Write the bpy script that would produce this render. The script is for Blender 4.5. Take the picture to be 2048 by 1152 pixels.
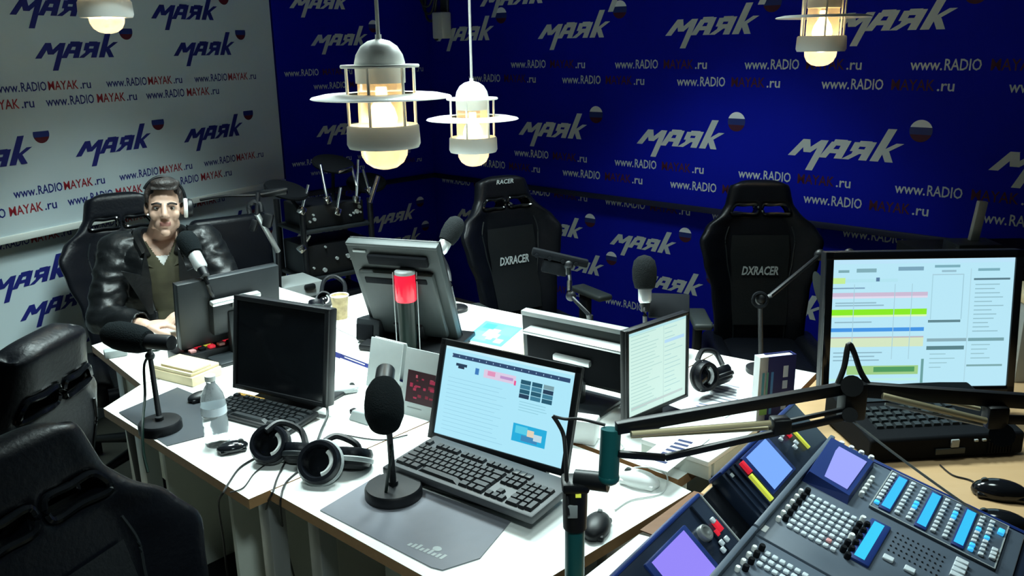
import bpy, bmesh, math, random
from mathutils import Vector, Matrix, Euler, noise
random.seed(7)
C = bpy.context.scene.collection
for o in list(bpy.data.objects): bpy.data.objects.remove(o)
SC = bpy.context.scene
R = math.radians

# ------------------------------------------------------------------ camera
CAMZ = 1.8
PITCH, ROLL = R(15.8), R(0.9)
cam = bpy.data.cameras.new('camera'); cam.sensor_width = 36.0; cam.lens = 1700 / 2048 * 36; cam.clip_start = 0.02
camo = bpy.data.objects.new('camera', cam); C.objects.link(camo)
camo.matrix_world = Matrix.Translation((0, 0, CAMZ)) @ Euler((R(90) - PITCH, 0, 0)).to_matrix().to_4x4() @ Matrix.Rotation(-ROLL, 4, 'Z')
SC.camera = camo

# ------------------------------------------------------------------ world, lights, exposure
W = bpy.data.worlds.new('world'); SC.world = W; W.use_nodes = True
W.node_tree.nodes['Background'].inputs[0].default_value = (0.35, 0.5, 0.6, 1)
W.node_tree.nodes['Background'].inputs[1].default_value = 0.05
SC.view_settings.view_transform = 'Standard'; SC.view_settings.look = 'None'
SC.view_settings.exposure = 0.0; SC.view_settings.gamma = 1.0; SC.view_settings.use_curve_mapping = False

def spot(x, y, z, tx, ty, power, ang, blend=.6, col=(.80, 1, .98), size=.22):
    l = bpy.data.lights.new('downlight_or_fill', 'SPOT'); l.energy = power; l.spot_size = R(ang); l.spot_blend = blend
    l.color = col; l.shadow_soft_size = size
    o = bpy.data.objects.new('downlight_or_fill', l); C.objects.link(o)
    o.location = (x, y, z); o.rotation_euler = (Vector((tx, ty, 0)) - Vector((x, y, z))).to_track_quat('-Z', 'Y').to_euler()
    return o
# recessed ceiling downlights above the desks, and one added fill spot
spot(-0.95, 2.62, 2.70, -1.08, 2.85, 240, 94)
spot(-0.25, 3.10, 2.70, -0.25, 2.30, 290, 94)
spot(0.45, 2.90, 2.70, 0.35, 2.10, 235, 90)
spot(-0.95, 3.55, 2.70, -1.05, 3.5, 210, 92, .5)
spot(0.95, 2.05, 2.70, 1.0, 1.75, 48, 80)
spot(0.25, 0.25, 2.70, -0.20, 1.70, 120, 52)  # added fill near the camera to brighten the desk fronts, no room lamp
spot(0.55, 3.75, 2.70, 0.65, 3.85, 90, 92, .5)

# ------------------------------------------------------------------ materials
def mat(name, col, rough=.5, metal=0, emit=None, es=0, noise=0, nscale=40, alpha=1, trans=0, ior=1.45, bump=0, spec=None):
    m = bpy.data.materials.new(name); m.use_nodes = True
    nt = m.node_tree; b = nt.nodes['Principled BSDF']
    b.inputs['Base Color'].default_value = (*col, 1); b.inputs['Roughness'].default_value = rough
    b.inputs['Metallic'].default_value = metal; b.inputs['IOR'].default_value = ior
    b.inputs['Transmission Weight'].default_value = trans; b.inputs['Alpha'].default_value = alpha
    if spec is not None: b.inputs['Specular IOR Level'].default_value = spec
    if emit: b.inputs['Emission Color'].default_value = (*emit, 1); b.inputs['Emission Strength'].default_value = es
    if noise or bump:
        t = nt.nodes.new('ShaderNodeTexCoord'); n = nt.nodes.new('ShaderNodeTexNoise')
        n.inputs['Scale'].default_value = nscale; n.inputs['Detail'].default_value = 5
        nt.links.new(t.outputs['Object'], n.inputs['Vector'])
        if noise:
            r = nt.nodes.new('ShaderNodeMixRGB'); r.blend_type = 'MIX'
            r.inputs[1].default_value = (*[c * (1 - noise) for c in col], 1); r.inputs[2].default_value = (*[min(1, c * (1 + noise)) for c in col], 1)
            nt.links.new(n.outputs['Fac'], r.inputs[0]); nt.links.new(r.outputs[0], b.inputs['Base Color'])
        if bump:
            u = nt.nodes.new('ShaderNodeBump'); u.inputs['Strength'].default_value = bump; u.inputs['Distance'].default_value = .004
            nt.links.new(n.outputs['Fac'], u.inputs['Height']); nt.links.new(u.outputs[0], b.inputs['Normal'])
    return m
def wood(name, c1, c2, scale=3, rough=.5, rot=0):
    m = mat(name, c1, rough); nt = m.node_tree; b = nt.nodes['Principled BSDF']
    t = nt.nodes.new('ShaderNodeTexCoord'); mp = nt.nodes.new('ShaderNodeMapping'); mp.inputs['Scale'].default_value = (scale, scale * 12, scale * 12); mp.inputs['Rotation'].default_value = (0, 0, rot)
    n = nt.nodes.new('ShaderNodeTexNoise'); n.inputs['Detail'].default_value = 6; n.inputs['Scale'].default_value = 1.5
    r = nt.nodes.new('ShaderNodeMixRGB'); r.inputs[1].default_value = (*c1, 1); r.inputs[2].default_value = (*c2, 1)
    nt.links.new(t.outputs['Object'], mp.inputs[0]); nt.links.new(mp.outputs[0], n.inputs['Vector']); nt.links.new(n.outputs['Fac'], r.inputs[0]); nt.links.new(r.outputs[0], b.inputs['Base Color'])
    return m
def colmat(name, es, rough=.4):          # colour comes from the mesh's printed colours; es > 0: a lit display
    m = mat(name, (1, 1, 1), rough); nt = m.node_tree; b = nt.nodes['Principled BSDF']
    a = nt.nodes.new('ShaderNodeVertexColor'); a.layer_name = 'Col'
    if es:
        b.inputs['Base Color'].default_value = (.01, .01, .01, 1)
        nt.links.new(a.outputs[0], b.inputs['Emission Color']); b.inputs['Emission Strength'].default_value = es
    else: nt.links.new(a.outputs[0], b.inputs['Base Color'])
    return m
K = dict(
 white_wall=mat('white_backdrop', (.50, .60, .63), .75, noise=.03, nscale=3),
 blue_wall=mat('blue_backdrop', (.001, .006, .34), .75, noise=.15, nscale=2, spec=.12),
 ledge=mat('ledge_white', (.62, .66, .62), .6), ledge_blue=mat('ledge_dark', (.004, .006, .03), .6),
 floor=wood('floor_laminate', (.36, .33, .26), (.30, .27, .21), 1.2, .5), ceil=mat('ceiling_dark', (.06, .07, .08), .9, noise=.05),
 navy=mat('print_navy', (.006, .012, .16), .6), red=mat('print_red', (.28, .01, .02), .6), darkred=mat('print_dark_red', (.045, .001, .018), .7),
 pale=mat('print_white', (.50, .56, .57), .7), fblue=mat('print_flag_blue', (.005, .02, .15), .6), fred=mat('print_flag_red', (.09, .004, .010), .6), fwhite=mat('print_flag_white', (.75, .8, .85), .6),
 desk=mat('desk_white', (.86, .88, .85), .35, noise=.02, nscale=6), edge=wood('desk_edge', (.36, .20, .09), (.48, .28, .13), 4), panel=mat('desk_panel', (.62, .66, .60), .6, noise=.03),
 wood=wood('beech_top', (.54, .33, .16), (.62, .41, .22), 2, .45), shaded_beech=wood('beech_in_shade', (.16, .07, .03), (.24, .11, .05), 3, .5), steel=mat('grey_metal', (.42, .44, .44), .4, .7),
 black=mat('black_plastic', (.004, .005, .007), .45, noise=.2, nscale=60), matte=mat('black_matte', (.004, .005, .007), .8, noise=.2, nscale=80, spec=.15), foam=mat('foam_black', (.004, .006, .007), .95, bump=.8, nscale=260, spec=.1),
 gfoam=mat('foam_grey', (.012, .014, .015), .95, bump=.8, nscale=260, spec=.1),
 gloss=mat('black_gloss', (.006, .007, .009), .12), leather=mat('leather_black', (.003, .004, .007), .40, bump=.25, nscale=90, spec=.3), leather2=mat('leather_panel', (.003, .005, .007), .55, bump=.25, nscale=120),
 grey=mat('grey_plastic', (.032, .040, .040), .5, noise=.1, nscale=50), dgrey=mat('dark_grey_plastic', (.014, .018, .021), .45, noise=.1, nscale=50), lgrey=mat('light_grey_plastic', (.34, .37, .37), .5, noise=.05),
 silver=mat('silver', (.75, .77, .77), .3, .6), chrome=mat('chrome', (.85, .87, .88), .15, 1), whitep=mat('white_plastic', (.82, .84, .82), .35), paper=mat('paper', (.85, .87, .88), .8, noise=.02, nscale=9),
 teal=mat('teal_metal', (.01, .11, .115), .35, .2), brass=mat('brass_spring', (.66, .56, .34), .4, .3), key=mat('key_black', (.015, .016, .018), .45), kbd=mat('keyboard_grey', (.07, .074, .08), .5),
 bookblue=mat('book_blue', (.007, .013, .11), .5), orange=mat('orange', (.55, .30, .06), .5),
 lampw=mat('lamp_white', (.80, .80, .76), .4), lampg=mat('lamp_glass', (1, .87, .70), .22, trans=.75, ior=1.15), bulb=mat('bulb_lit', (1, .9, .6), .3, emit=(1, .78, .36), es=9),
 cord=mat('cord_white', (.62, .62, .58), .6), cable=mat('cable_black', (.012, .012, .013), .5), cablew=mat('cable_white', (.7, .72, .7), .5),
 padg=mat('mat_grey', (.17, .175, .20), .30, noise=.06, nscale=30), padd=mat('mat_dark', (.045, .052, .06), .4, noise=.08, nscale=30),
 pet=mat('bottle_plastic', (.93, .97, .98), .12, trans=.85, ior=1.2, bump=.5, nscale=30), petcap=mat('bottle_cap', (.75, .82, .9), .4), tan=mat('block_wood', (.72, .60, .38), .6, noise=.08, nscale=12),
 redlens=mat('beacon_red', (.75, .01, .03), .2, emit=(1, .02, .06), es=.55), cupm=mat('cup_print', (.36, .27, .13), .5, noise=.95, nscale=34), green=mat('bottle_green', (.002, .010, .007), .3),
 skin=mat('skin', (.56, .36, .27), .5, noise=.05, nscale=25), lip=mat('lips', (.40, .17, .14), .5), eyew=mat('eye_white', (.32, .30, .28), .3), iris=mat('iris', (.02, .012, .008), .2), hair=mat('hair', (.012, .008, .007), .55, bump=.9, nscale=110),
 jacket=mat('jacket_leather', (.005, .006, .007), .40, bump=.5, nscale=40, spec=.4), shirt=mat('shirt_olive', (.045, .042, .022), .85, noise=.8, nscale=14), tee=mat('tee_white', (.62, .62, .6), .8), trousers=mat('trousers', (.006, .007, .010), .8),
 scr=colmat('display', 1.0), prn=colmat('printed', 0), mixg=mat('console_grey', (.085, .11, .145), .45, noise=.06, nscale=40), mixd=mat('console_dark', (.012, .02, .04), .35), mixb=mat('console_blue', (.01, .03, .16), .4),
 btn=mat('button_white', (.62, .68, .72), .4), btnr=mat('button_pink', (.75, .35, .35), .4), btnc=mat('button_cyan', (.05, .45, .8), .4, emit=(.05, .5, 1), es=.7), rled=mat('led_red', (.4, .01, .02), .3, emit=(1, .03, .06), es=.5), yled=mat('led_yellow', (.5, .55, .05), .3, emit=(.8, .9, .1), es=.5),
)

# ------------------------------------------------------------------ mesh builder
class MB:
    def __init__(s): s.bm = bmesh.new(); s.col = s.bm.loops.layers.float_color.new('Col'); s.mx = Matrix.Identity(4); s.m = 0
    def _fin(s, verts, faces, m):
        for v in verts: v.co = s.mx @ v.co
        for f in faces: f.material_index = s.m if m is None else m; f.smooth = True
    def geo(s, vs, fs, m=None, col=None):
        V = [s.bm.verts.new(s.mx @ Vector(v)) for v in vs]; out = []
        for f in fs:
            try: fc = s.bm.faces.new([V[i] for i in f])
            except ValueError: continue
            fc.material_index = s.m if m is None else m; fc.smooth = True; out.append(fc)
            if col:
                for l in fc.loops: l[s.col] = (*col, 1)
        return V, out
    def box(s, c, d, rot=None, bev=0, m=None, seg=2):
        t = bmesh.new(); bmesh.ops.create_cube(t, size=1)
        for v in t.verts: v.co = Vector((v.co.x * d[0], v.co.y * d[1], v.co.z * d[2]))
        if bev: bmesh.ops.bevel(t, geom=list(t.edges), offset=min(bev, min(d) * .49), segments=seg, affect='EDGES', profile=.5)
        M = Matrix.Translation(c) @ (Euler(rot).to_matrix().to_4x4() if rot else Matrix.Identity(4))
        t.verts.index_update()
        s.geo([M @ v.co for v in t.verts], [[v.index for v in f.verts] for f in t.faces], m); t.free()
    def lathe(s, prof, seg=24, c=(0, 0, 0), M=None, m=None, cap=True):
        M = Matrix.Translation(c) @ (M or Matrix.Identity(4)); vs = []; fs = []
        for r, z in prof:
            for k in range(seg):
                a = 2 * math.pi * k / seg; vs.append(M @ Vector((r * math.cos(a), r * math.sin(a), z)))
        for i in range(len(prof) - 1):
            for k in range(seg):
                k2 = (k + 1) % seg; fs.append((i * seg + k, i * seg + k2, (i + 1) * seg + k2, (i + 1) * seg + k))
        if cap: fs.append(tuple(reversed(range(seg)))); fs.append(tuple((len(prof) - 1) * seg + k for k in range(seg)))
        s.geo(vs, fs, m)
    def cyl(s, p0, p1, r0, r1=None, seg=16, m=None):
        p0, p1 = Vector(p0), Vector(p1); d = p1 - p0
        M = Matrix.Translation(p0) @ d.to_track_quat('Z', 'Y').to_matrix().to_4x4()
        s.lathe([(r0, 0), (r0 if r1 is None else r1, d.length)], seg, M=M, m=m)
    def tube(s, pts, r, seg=8, m=None, smooth=True, closed=False):
        P = [Vector(p) for p in pts]
        if smooth and len(P) > 2:
            Q = []; n = len(P)
            for i in range(n if closed else n - 1):
                if closed: a, b, c, d = P[i - 1], P[i], P[(i + 1) % n], P[(i + 2) % n]
                else: a, b, c, d = P[max(i - 1, 0)], P[i], P[i + 1], P[min(i + 2, n - 1)]
                for k in range(5):
                    t = k / 5; Q.append(.5 * ((2 * b) + (c - a) * t + (2 * a - 5 * b + 4 * c - d) * t * t + (3 * b - a - 3 * c + d) * t ** 3))
            if not closed: Q.append(P[-1])
            P = Q
        vs = []; fs = []; n = len(P); up = Vector((0, 0, 1))
        for i, p in enumerate(P):
            t = (P[(i + 1) % n] - P[i - 1]) if closed else (P[min(i + 1, n - 1)] - P[max(i - 1, 0)])
            t.normalize(); a = t.cross(up)
            if a.length < .05: a = t.cross(Vector((0, 1, 0)))
            a.normalize(); b = a.cross(t)
            for k in range(seg):
                w = 2 * math.pi * k / seg; vs.append(p + r * (a * math.cos(w) + b * math.sin(w)))
        for i in range(n if closed else n - 1):
            j = (i + 1) % n
            for k in range(seg):
                k2 = (k + 1) % seg; fs.append((i * seg + k, i * seg + k2, j * seg + k2, j * seg + k))
        if not closed: fs.append(tuple(reversed(range(seg)))); fs.append(tuple((n - 1) * seg + k for k in range(seg)))
        s.geo(vs, fs, m)
    def ell(s, c, r, rot=None, m=None, u=16, v=10):
        M = Matrix.Translation(c) @ (rot.to_4x4() if rot else Matrix.Identity(4)) @ Matrix.Diagonal((*r, 1))
        prof = [(max(1e-4, math.sin(math.pi * i / v)), -math.cos(math.pi * i / v)) for i in range(v + 1)]
        s.lathe(prof, u, M=M, m=m)
    def prism(s, poly, z0, z1, m=None, mside=None):
        n = len(poly); vs = [(x, y, z0) for x, y in poly] + [(x, y, z1) for x, y in poly]
        s.geo(vs, [tuple(reversed(range(n))), tuple(range(n, 2 * n))], m)
        s.geo(vs, [(i, (i + 1) % n, (i + 1) % n + n, i + n) for i in range(n)], m if mside is None else mside)
    def rect(s, x0, z0, x1, z1, y, col, m=None):            # printed patch on a face that looks to -y
        s.geo([(x0, y, z0), (x1, y, z0), (x1, y, z1), (x0, y, z1)], [(0, 1, 2, 3)], m, col)
    def build(s, name, mats, parent=None, ang=40, bev=0, loc=None, rot=None):
        me = bpy.data.meshes.new(name); bmesh.ops.recalc_face_normals(s.bm, faces=s.bm.faces) if s.recalc else None
        s.bm.to_mesh(me); s.bm.free(); me.set_sharp_from_angle(angle=R(ang))
        for m_ in (mats if isinstance(mats, (list, tuple)) else [mats]): me.materials.append(K[m_] if isinstance(m_, str) else m_)
        o = bpy.data.objects.new(name, me); C.objects.link(o)
        if parent: o.parent = parent
        if loc: o.location = loc
        if rot: o.rotation_euler = rot
        if bev:
            b = o.modifiers.new('bevel', 'BEVEL'); b.width = bev; b.segments = 2; b.limit_method = 'ANGLE'; b.angle_limit = R(50)
        return o
    recalc = True
def tag(o, label, cat, group=None, kind=None):
    o['label'] = label; o['category'] = cat
    if group: o['group'] = group
    if kind: o['kind'] = kind
    return o
def thing(name, label, cat, loc=(0, 0, 0), rz=0, group=None):
    o = bpy.data.objects.new(name, None); C.objects.link(o); o.empty_display_size = .05
    o.location = loc; o.rotation_euler = (0, 0, rz)
    return tag(o, label, cat, group)
def struct(o): o['kind'] = 'structure'; return o
def kids(o): return [c for c in bpy.data.objects if c.parent == o]
def dup(o, loc, rz, label, parent=None):
    c = o.copy(); C.objects.link(c)
    if parent: c.parent = parent
    else: c.location = loc; c.rotation_euler = (0, 0, rz); c['label'] = label
    for k in kids(o): dup(k, None, None, None, c)
    return c
def sub(m, name, mats, parent, **kw): return m.build(name, mats, parent, **kw)
def part(name, mats, parent, fn, ang=40, bev=0, mx=None):
    m = MB()
    if mx: m.mx = mx
    fn(m); return m.build(name, mats, parent, ang, bev)

# ------------------------------------------------------------------ room
WA, WB, WC, WD = Vector((-2.243, 3.65)), Vector((-1.409, 5.297)), Vector((-.555, 6.17)), Vector((2.007, 3.788))
dA = (WB - WA).normalized(); dB = (WC - WB).normalized(); dD = (WD - WC).normalized()
WA0 = WA - dA * 5.2; WD1 = WD + dD * 2.6
HC = 2.75
def wallframe(p, d):                                    # x along the wall, y out of the room, z up
    n = Vector((d.y, -d.x)); inw = n
    return Matrix(((d.x, -inw.x, 0, p.x), (d.y, -inw.y, 0, p.y), (0, 0, 1, 0), (0, 0, 0, 1)))
def logo_strokes():
    st = []
    def s(pts, w): st.append((pts, w))
    s([(-.05, -.02), (.28, .95)], .27); s([(.28, .9), (.60, .22)], .27); s([(.60, .25), (1.12, .95)], .27); s([(1.12, .95), (1.12, -.80)], .25)
    s([(1.42, -.02), (1.62, .9)], .25); s([(1.55, .87), (2.12, .87)], .26); s([(2.12, 1.0), (2.12, -.02)], .27); s([(1.6, .38), (2.1, .38)], .18)
    s([(3.22, 1.0), (3.22, -.02)], .27); s([(3.2, .88), (2.68, .88)], .24); s([(2.62, .95), (2.62, .45)], .24); s([(2.6, .45), (3.2, .45)], .2); s([(2.85, .4), (2.45, -.02)], .25)
    s([(3.72, -.02), (3.72, 1.75)], .28); s([(3.8, .42), (4.38, 1.0)], .24); s([(3.95, .55), (4.36, -.02)], .26)
    return st
STROKES = logo_strokes()
def put_logo(m, x, z, w, ink, flag, y):
    k = w / 4.95; zz = .80
    T = lambda px, pz: (x + k * (px + .38 * pz - .1), y, z + k * zz * pz)
    for i, ((a, b), wd) in enumerate(STROKES):
        a, b = Vector(a), Vector(b); d = (b - a).normalized(); horiz = abs(d.x) > .85
        wd *= 1.3; n = Vector((0, wd / 2)) if horiz else Vector((wd / 2, 0))
        q = [a - n, a + n, b + n, b - n]; off = -.00004 * (i + 1)
        m.geo([(T(*p)[0], y + off, T(*p)[2]) for p in q], [(0, 1, 2, 3)], ink)
    bx, bz, r = x + k * 5.42, z + k * 1.38, k * .46
    bands = flag
    N = 20; lim = [1.0, .33, -.33, -1.0]
    for j, mi in enumerate(bands):
        if mi is None: continue
        a0, a1 = math.asin(lim[j + 1]), math.asin(lim[j]); pts = []
        for t in range(9): a = a0 + (a1 - a0) * t / 8; pts.append((bx + r * math.cos(a), y, bz + r * math.sin(a)))
        for t in range(9): a = a1 + (a0 - a1) * t / 8; pts.append((bx - r * math.cos(a), y, bz + r * math.sin(a)))
        m.geo(pts, [tuple(range(len(pts)))], mi)
def text_mesh(body, size, shear=0, bold=0):
    c = bpy.data.curves.new('t', 'FONT'); c.body = body; c.size = size; c.shear = shear; c.offset = bold; c.resolution_u = 2
    o = bpy.data.objects.new('t', c); C.objects.link(o); dg = bpy.context.evaluated_depsgraph_get()
    me = bpy.data.meshes.new_from_object(o.evaluated_get(dg)); w = max([v.co.x for v in me.vertices] or [0])
    r = ([v.co.copy() for v in me.vertices], [tuple(p.vertices) for p in me.polygons], w)
    bpy.data.objects.remove(o); return r
TX = {t: text_mesh(t, 1, 0, .012) for t in ('www.', 'RADIO', 'MAYAK', '.ru')}
def put_text(m, t, x, z, h, y, mi, width=None, flat=True):
    V, F, w = t; kx = width / w if width else h
    m.geo([(x + v.x * kx, y, z + v.y * h) for v in V], F, mi)
def put_url(m, x, z, w, a, b, y, gap=.0):
    h = w * .115; u = w / 6.9
    put_text(m, TX['www.'], x, z, h, y, a, u * 1.55); put_text(m, TX['RADIO'], x + u * 1.62, z, h, y, a, u * 1.75)
    put_text(m, TX['MAYAK'], x + u * (3.45 + gap), z, h, y, b, u * 2.2); put_text(m, TX['.ru'], x + u * (5.75 + gap), z, h, y, a, u * .85)
def backdrop(name, p, d, L, x0, zl, m_up, led, mats, rows, logos, thick=.06):
    w = MB(); w.mx = wallframe(p, d)
    w.box((x0 + (L - x0) / 2, thick / 2, (HC + zl) / 2), (L - x0, thick, HC - zl), m=0)          # upper panel
    w.box((x0 + (L - x0) / 2, thick + .05, zl / 2), (L - x0 + .3, .1, zl), m=0)                       # recessed lower panel
    o = struct(w.build(name, mats[:1]))
    t = MB(); t.mx = wallframe(p, d); t.box((x0 + (L - x0) / 2, thick / 2 - .006, zl + .016), (L - x0, thick + .012, .032), bev=.004)
    struct(t.build('ledge_trim', led, o))
    q = MB(); q.mx = wallframe(p, d); q.recalc = False
    for (z, s0, st, wd) in logos:
        yy = (-.001 if z > zl else thick - .001)
        s = s0
        while s - st > x0: s -= st
        while s < L - .05:
            if s + wd * 1.12 < L or True:
                if s > x0 and s + wd < L + .02: put_logo(q, s, z, wd, 0, mats[1], yy)
            s += st
    for (z, s0, st, wd, gap) in rows:
        yy = (-.001 if z > zl else thick - .001); s = s0
        while s - st > x0: s -= st
        while s < L - .02:
            if s > x0 and s + wd < L + .03: put_url(q, s, z, wd, 0, 1, yy, gap)
            s += st
    q.build('printed_lettering', mats[2], o)
    return o
LW = (WB - WA).length; LB = (WC - WB).length; LD = (WD - WC).length
backdrop('wall_left', WA, dA, LW, -5.2, 1.0, 0, 'ledge', ('white_wall', (None, 3, 2), ['navy', 'red', 'fred', 'fblue']),
    [(1.645, .10, .555, .49, 0), (1.575, .325, .555, .51, .12), (1.19, .10, .555, .49, 0), (1.115, -.20, .555, .51, .12), (.965, -.05, .50, .46, 0), (.30, .10, .555, .49, 0)],
    [(1.97, .25, .75, .44), (1.785, .335, .78, .43), (1.335, .46, .655, .43), (.775, -.04, .60, .40), (.62, .09, .60, .40), (.42, -.2, .6, .40), (2.3, .2, .75, .44)])
backdrop('wall_back', WB + dB * .012, dB, LB - .012, 0.0, .9, 0, 'ledge_blue', ('blue_wall', (2, 3, 4), ['pale', 'darkred', 'fwhite', 'fblue', 'darkred']),
    [(1.65, .05, .60, .5, .3), (1.565, .25, .60, .5, .3), (1.10, .05, .50, .45, .3), (1.03, .18, .5, .42, .3), (.86, .12, .62, .5, .3), (.40, .1, .62, .5, .3)],
    [(2.05, .15, .72, .42), (1.83, .28, .72, .42), (1.27, .27, .72, .42), (.615, .68, .60, .40), (.43, .12, .6, .4)])
backdrop('wall_right', WC, dD, LD + 2.6, 0.0, .9, 0, 'ledge_blue', ('blue_wall', (2, 3, 4), ['pale', 'darkred', 'fwhite', 'fblue', 'darkred']),
    [(1.675, .78, .82, .60, .3), (1.585, .39, .815, .60, .3), (1.115, .80, .81, .60, .3), (1.02, .42, .79, .60, .3), (.86, .76, .74, .60, .3), (.225, .75, .76, .6, .3)],
    [(2.06, .55, .93, .56), (1.85, .12, .925, .53), (1.255, -.05, .925, .54), (.615, .88, .69, .46), (.395, .34, .71, .46)])
f = MB(); f.prism([(-6, -1.6), (5.5, -1.6), (5.5, 7.5), (-6, 7.5)], -.05, 0); struct(f.build('floor', 'floor'))
f = MB(); f.prism([(-6, -1.6), (5.5, -1.6), (5.5, 7.5), (-6, 7.5)], HC, HC + .05); struct(f.build('ceiling', 'ceil'))
f = MB(); f.box((-.25, -1.55, HC / 2), (11.5, .1, HC)); struct(f.build('wall_front', 'white_wall'))
f = MB(); f.box((5.3, 0, HC / 2), (.1, 4.2, HC)); struct(f.build('wall_side', 'white_wall'))

# ------------------------------------------------------------------ desks (e along the front edges, n towards the far side)
EO = Vector((-.646, 1.853)); ev = Vector((.735, -.678)); nv = Vector((.678, .735)); ZT = .75
def en(e, n): p = EO + ev * e + nv * n; return (p.x, p.y)
AE = math.atan2(ev.y, ev.x)
CUT0, CUT1 = Vector((.055, 1.33)), Vector((.43, 1.86))          # seam between the white desks and the beech desk
def desk_top(name, label, poly, topmat='desk', legs=(), panels=(), edge=True, th=.028, group=None):
    r = thing(name, label, 'desk', (0, 0, 0), group=group)
    m = MB(); m.prism(poly, ZT - th, ZT, m=0, mside=1); m.build('desk_top', [topmat, 'edge'], r)
    for (x, y) in legs:
        part('leg', 'steel', r, lambda m: (m.box((x, y, (ZT - th) / 2 + .004), (.05, .05, ZT - th - .008), (0, 0, AE), .004), m.box((x, y, .006), (.07, .07, .012), (0, 0, AE))))
    for (a, b, z0, z1) in panels:
        a, b = Vector(a), Vector(b); c = (a + b) / 2; d = b - a
        part('side_panel', 'panel', r, lambda m: m.box((c.x, c.y, (z0 + z1) / 2), (d.length, .018, z1 - z0), (0, 0, math.atan2(d.y, d.x)), .002))
    return r
ZU = ZT - .028
desk_top('desk', 'white desk with a wooden edge in front of the seated man', [en(-1.47, .22), en(-.945, .165), en(-.945, 1.13), en(-1.65, 1.13)],
    legs=[en(-1.40, .30), en(-1.50, 1.05)], panels=[(en(-1.44, .3), en(-1.0, .27), .30, ZU)])
desk_top('desk', 'white desk at the left front, carrying the compact keyboard and headphones', [en(-.84, .0), en(-.005, 0), en(-.005, .745), en(-.94, .745), en(-.94, .16)],
    legs=[en(-.78, .09), en(-.06, .09)], panels=[(en(-.60, .06), en(-.60, .62), .02, ZU), (en(-.22, .06), en(-.22, .62), .02, ZU), (en(-.74, .30), en(-.10, .30), .25, ZU)])
desk_top('desk', 'white desk in the front middle, carrying the grey desk mat and large keyboard', [en(0, .057), en(.74, .075), (.43, 1.86), en(.72, .745), en(0, .745)],
    legs=[en(.10, .13), en(.66, .15)], panels=[(en(.16, .28), en(.66, .28), .10, ZU)])
desk_top('desk', 'white desk at the far side under the touch screen and the cup', [en(-.94, .765), en(.34, .765), en(.34, 1.63), en(-.864, 1.49), en(-1.25, 1.377), en(-1.25, 1.135), en(-.94, 1.135)],
    legs=[en(-.86, .84), en(.28, .84), en(.28, 1.52), en(-1.17, 1.34)], panels=[(en(-.8, 1.2), en(.25, 1.2), .25, ZU)])
desk_top('desk', 'white desk at the far right, carrying papers and the standing blue book', [en(.345, .765), en(.73, .765), (.82, 2.37), (1.0, 2.62), en(.345, 1.63)],
    legs=[en(.42, .84), en(.42, 1.5)], panels=[(en(.45, 1.3), en(.62, 1.3), .25, ZU)])
m_ = desk_top('desk', 'light wooden desk under the mixing console and the big monitor', [(.075, 1.31), (.445, 1.845), (.835, 2.36), (1.02, 2.62), (1.35, 2.95), (2.6, 2.3), (2.3, .7), (.45, .75)], 'wood',
    legs=[(.35, 1.35), (2.3, 2.2), (1.3, 2.8), (2.15, .85)], panels=[((.95, 2.2), (2.2, 1.9), .2, ZU)])
# cable slot between the desk rows
tag(part('cable_channel', 'bookblue', None, lambda m: m.box((*en(-.40, .755), ZT - .006), (.80, .034, .016), (0, 0, AE), .003)), 'dark cable channel strip in the gap between the white desk rows', 'cable channel')

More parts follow.
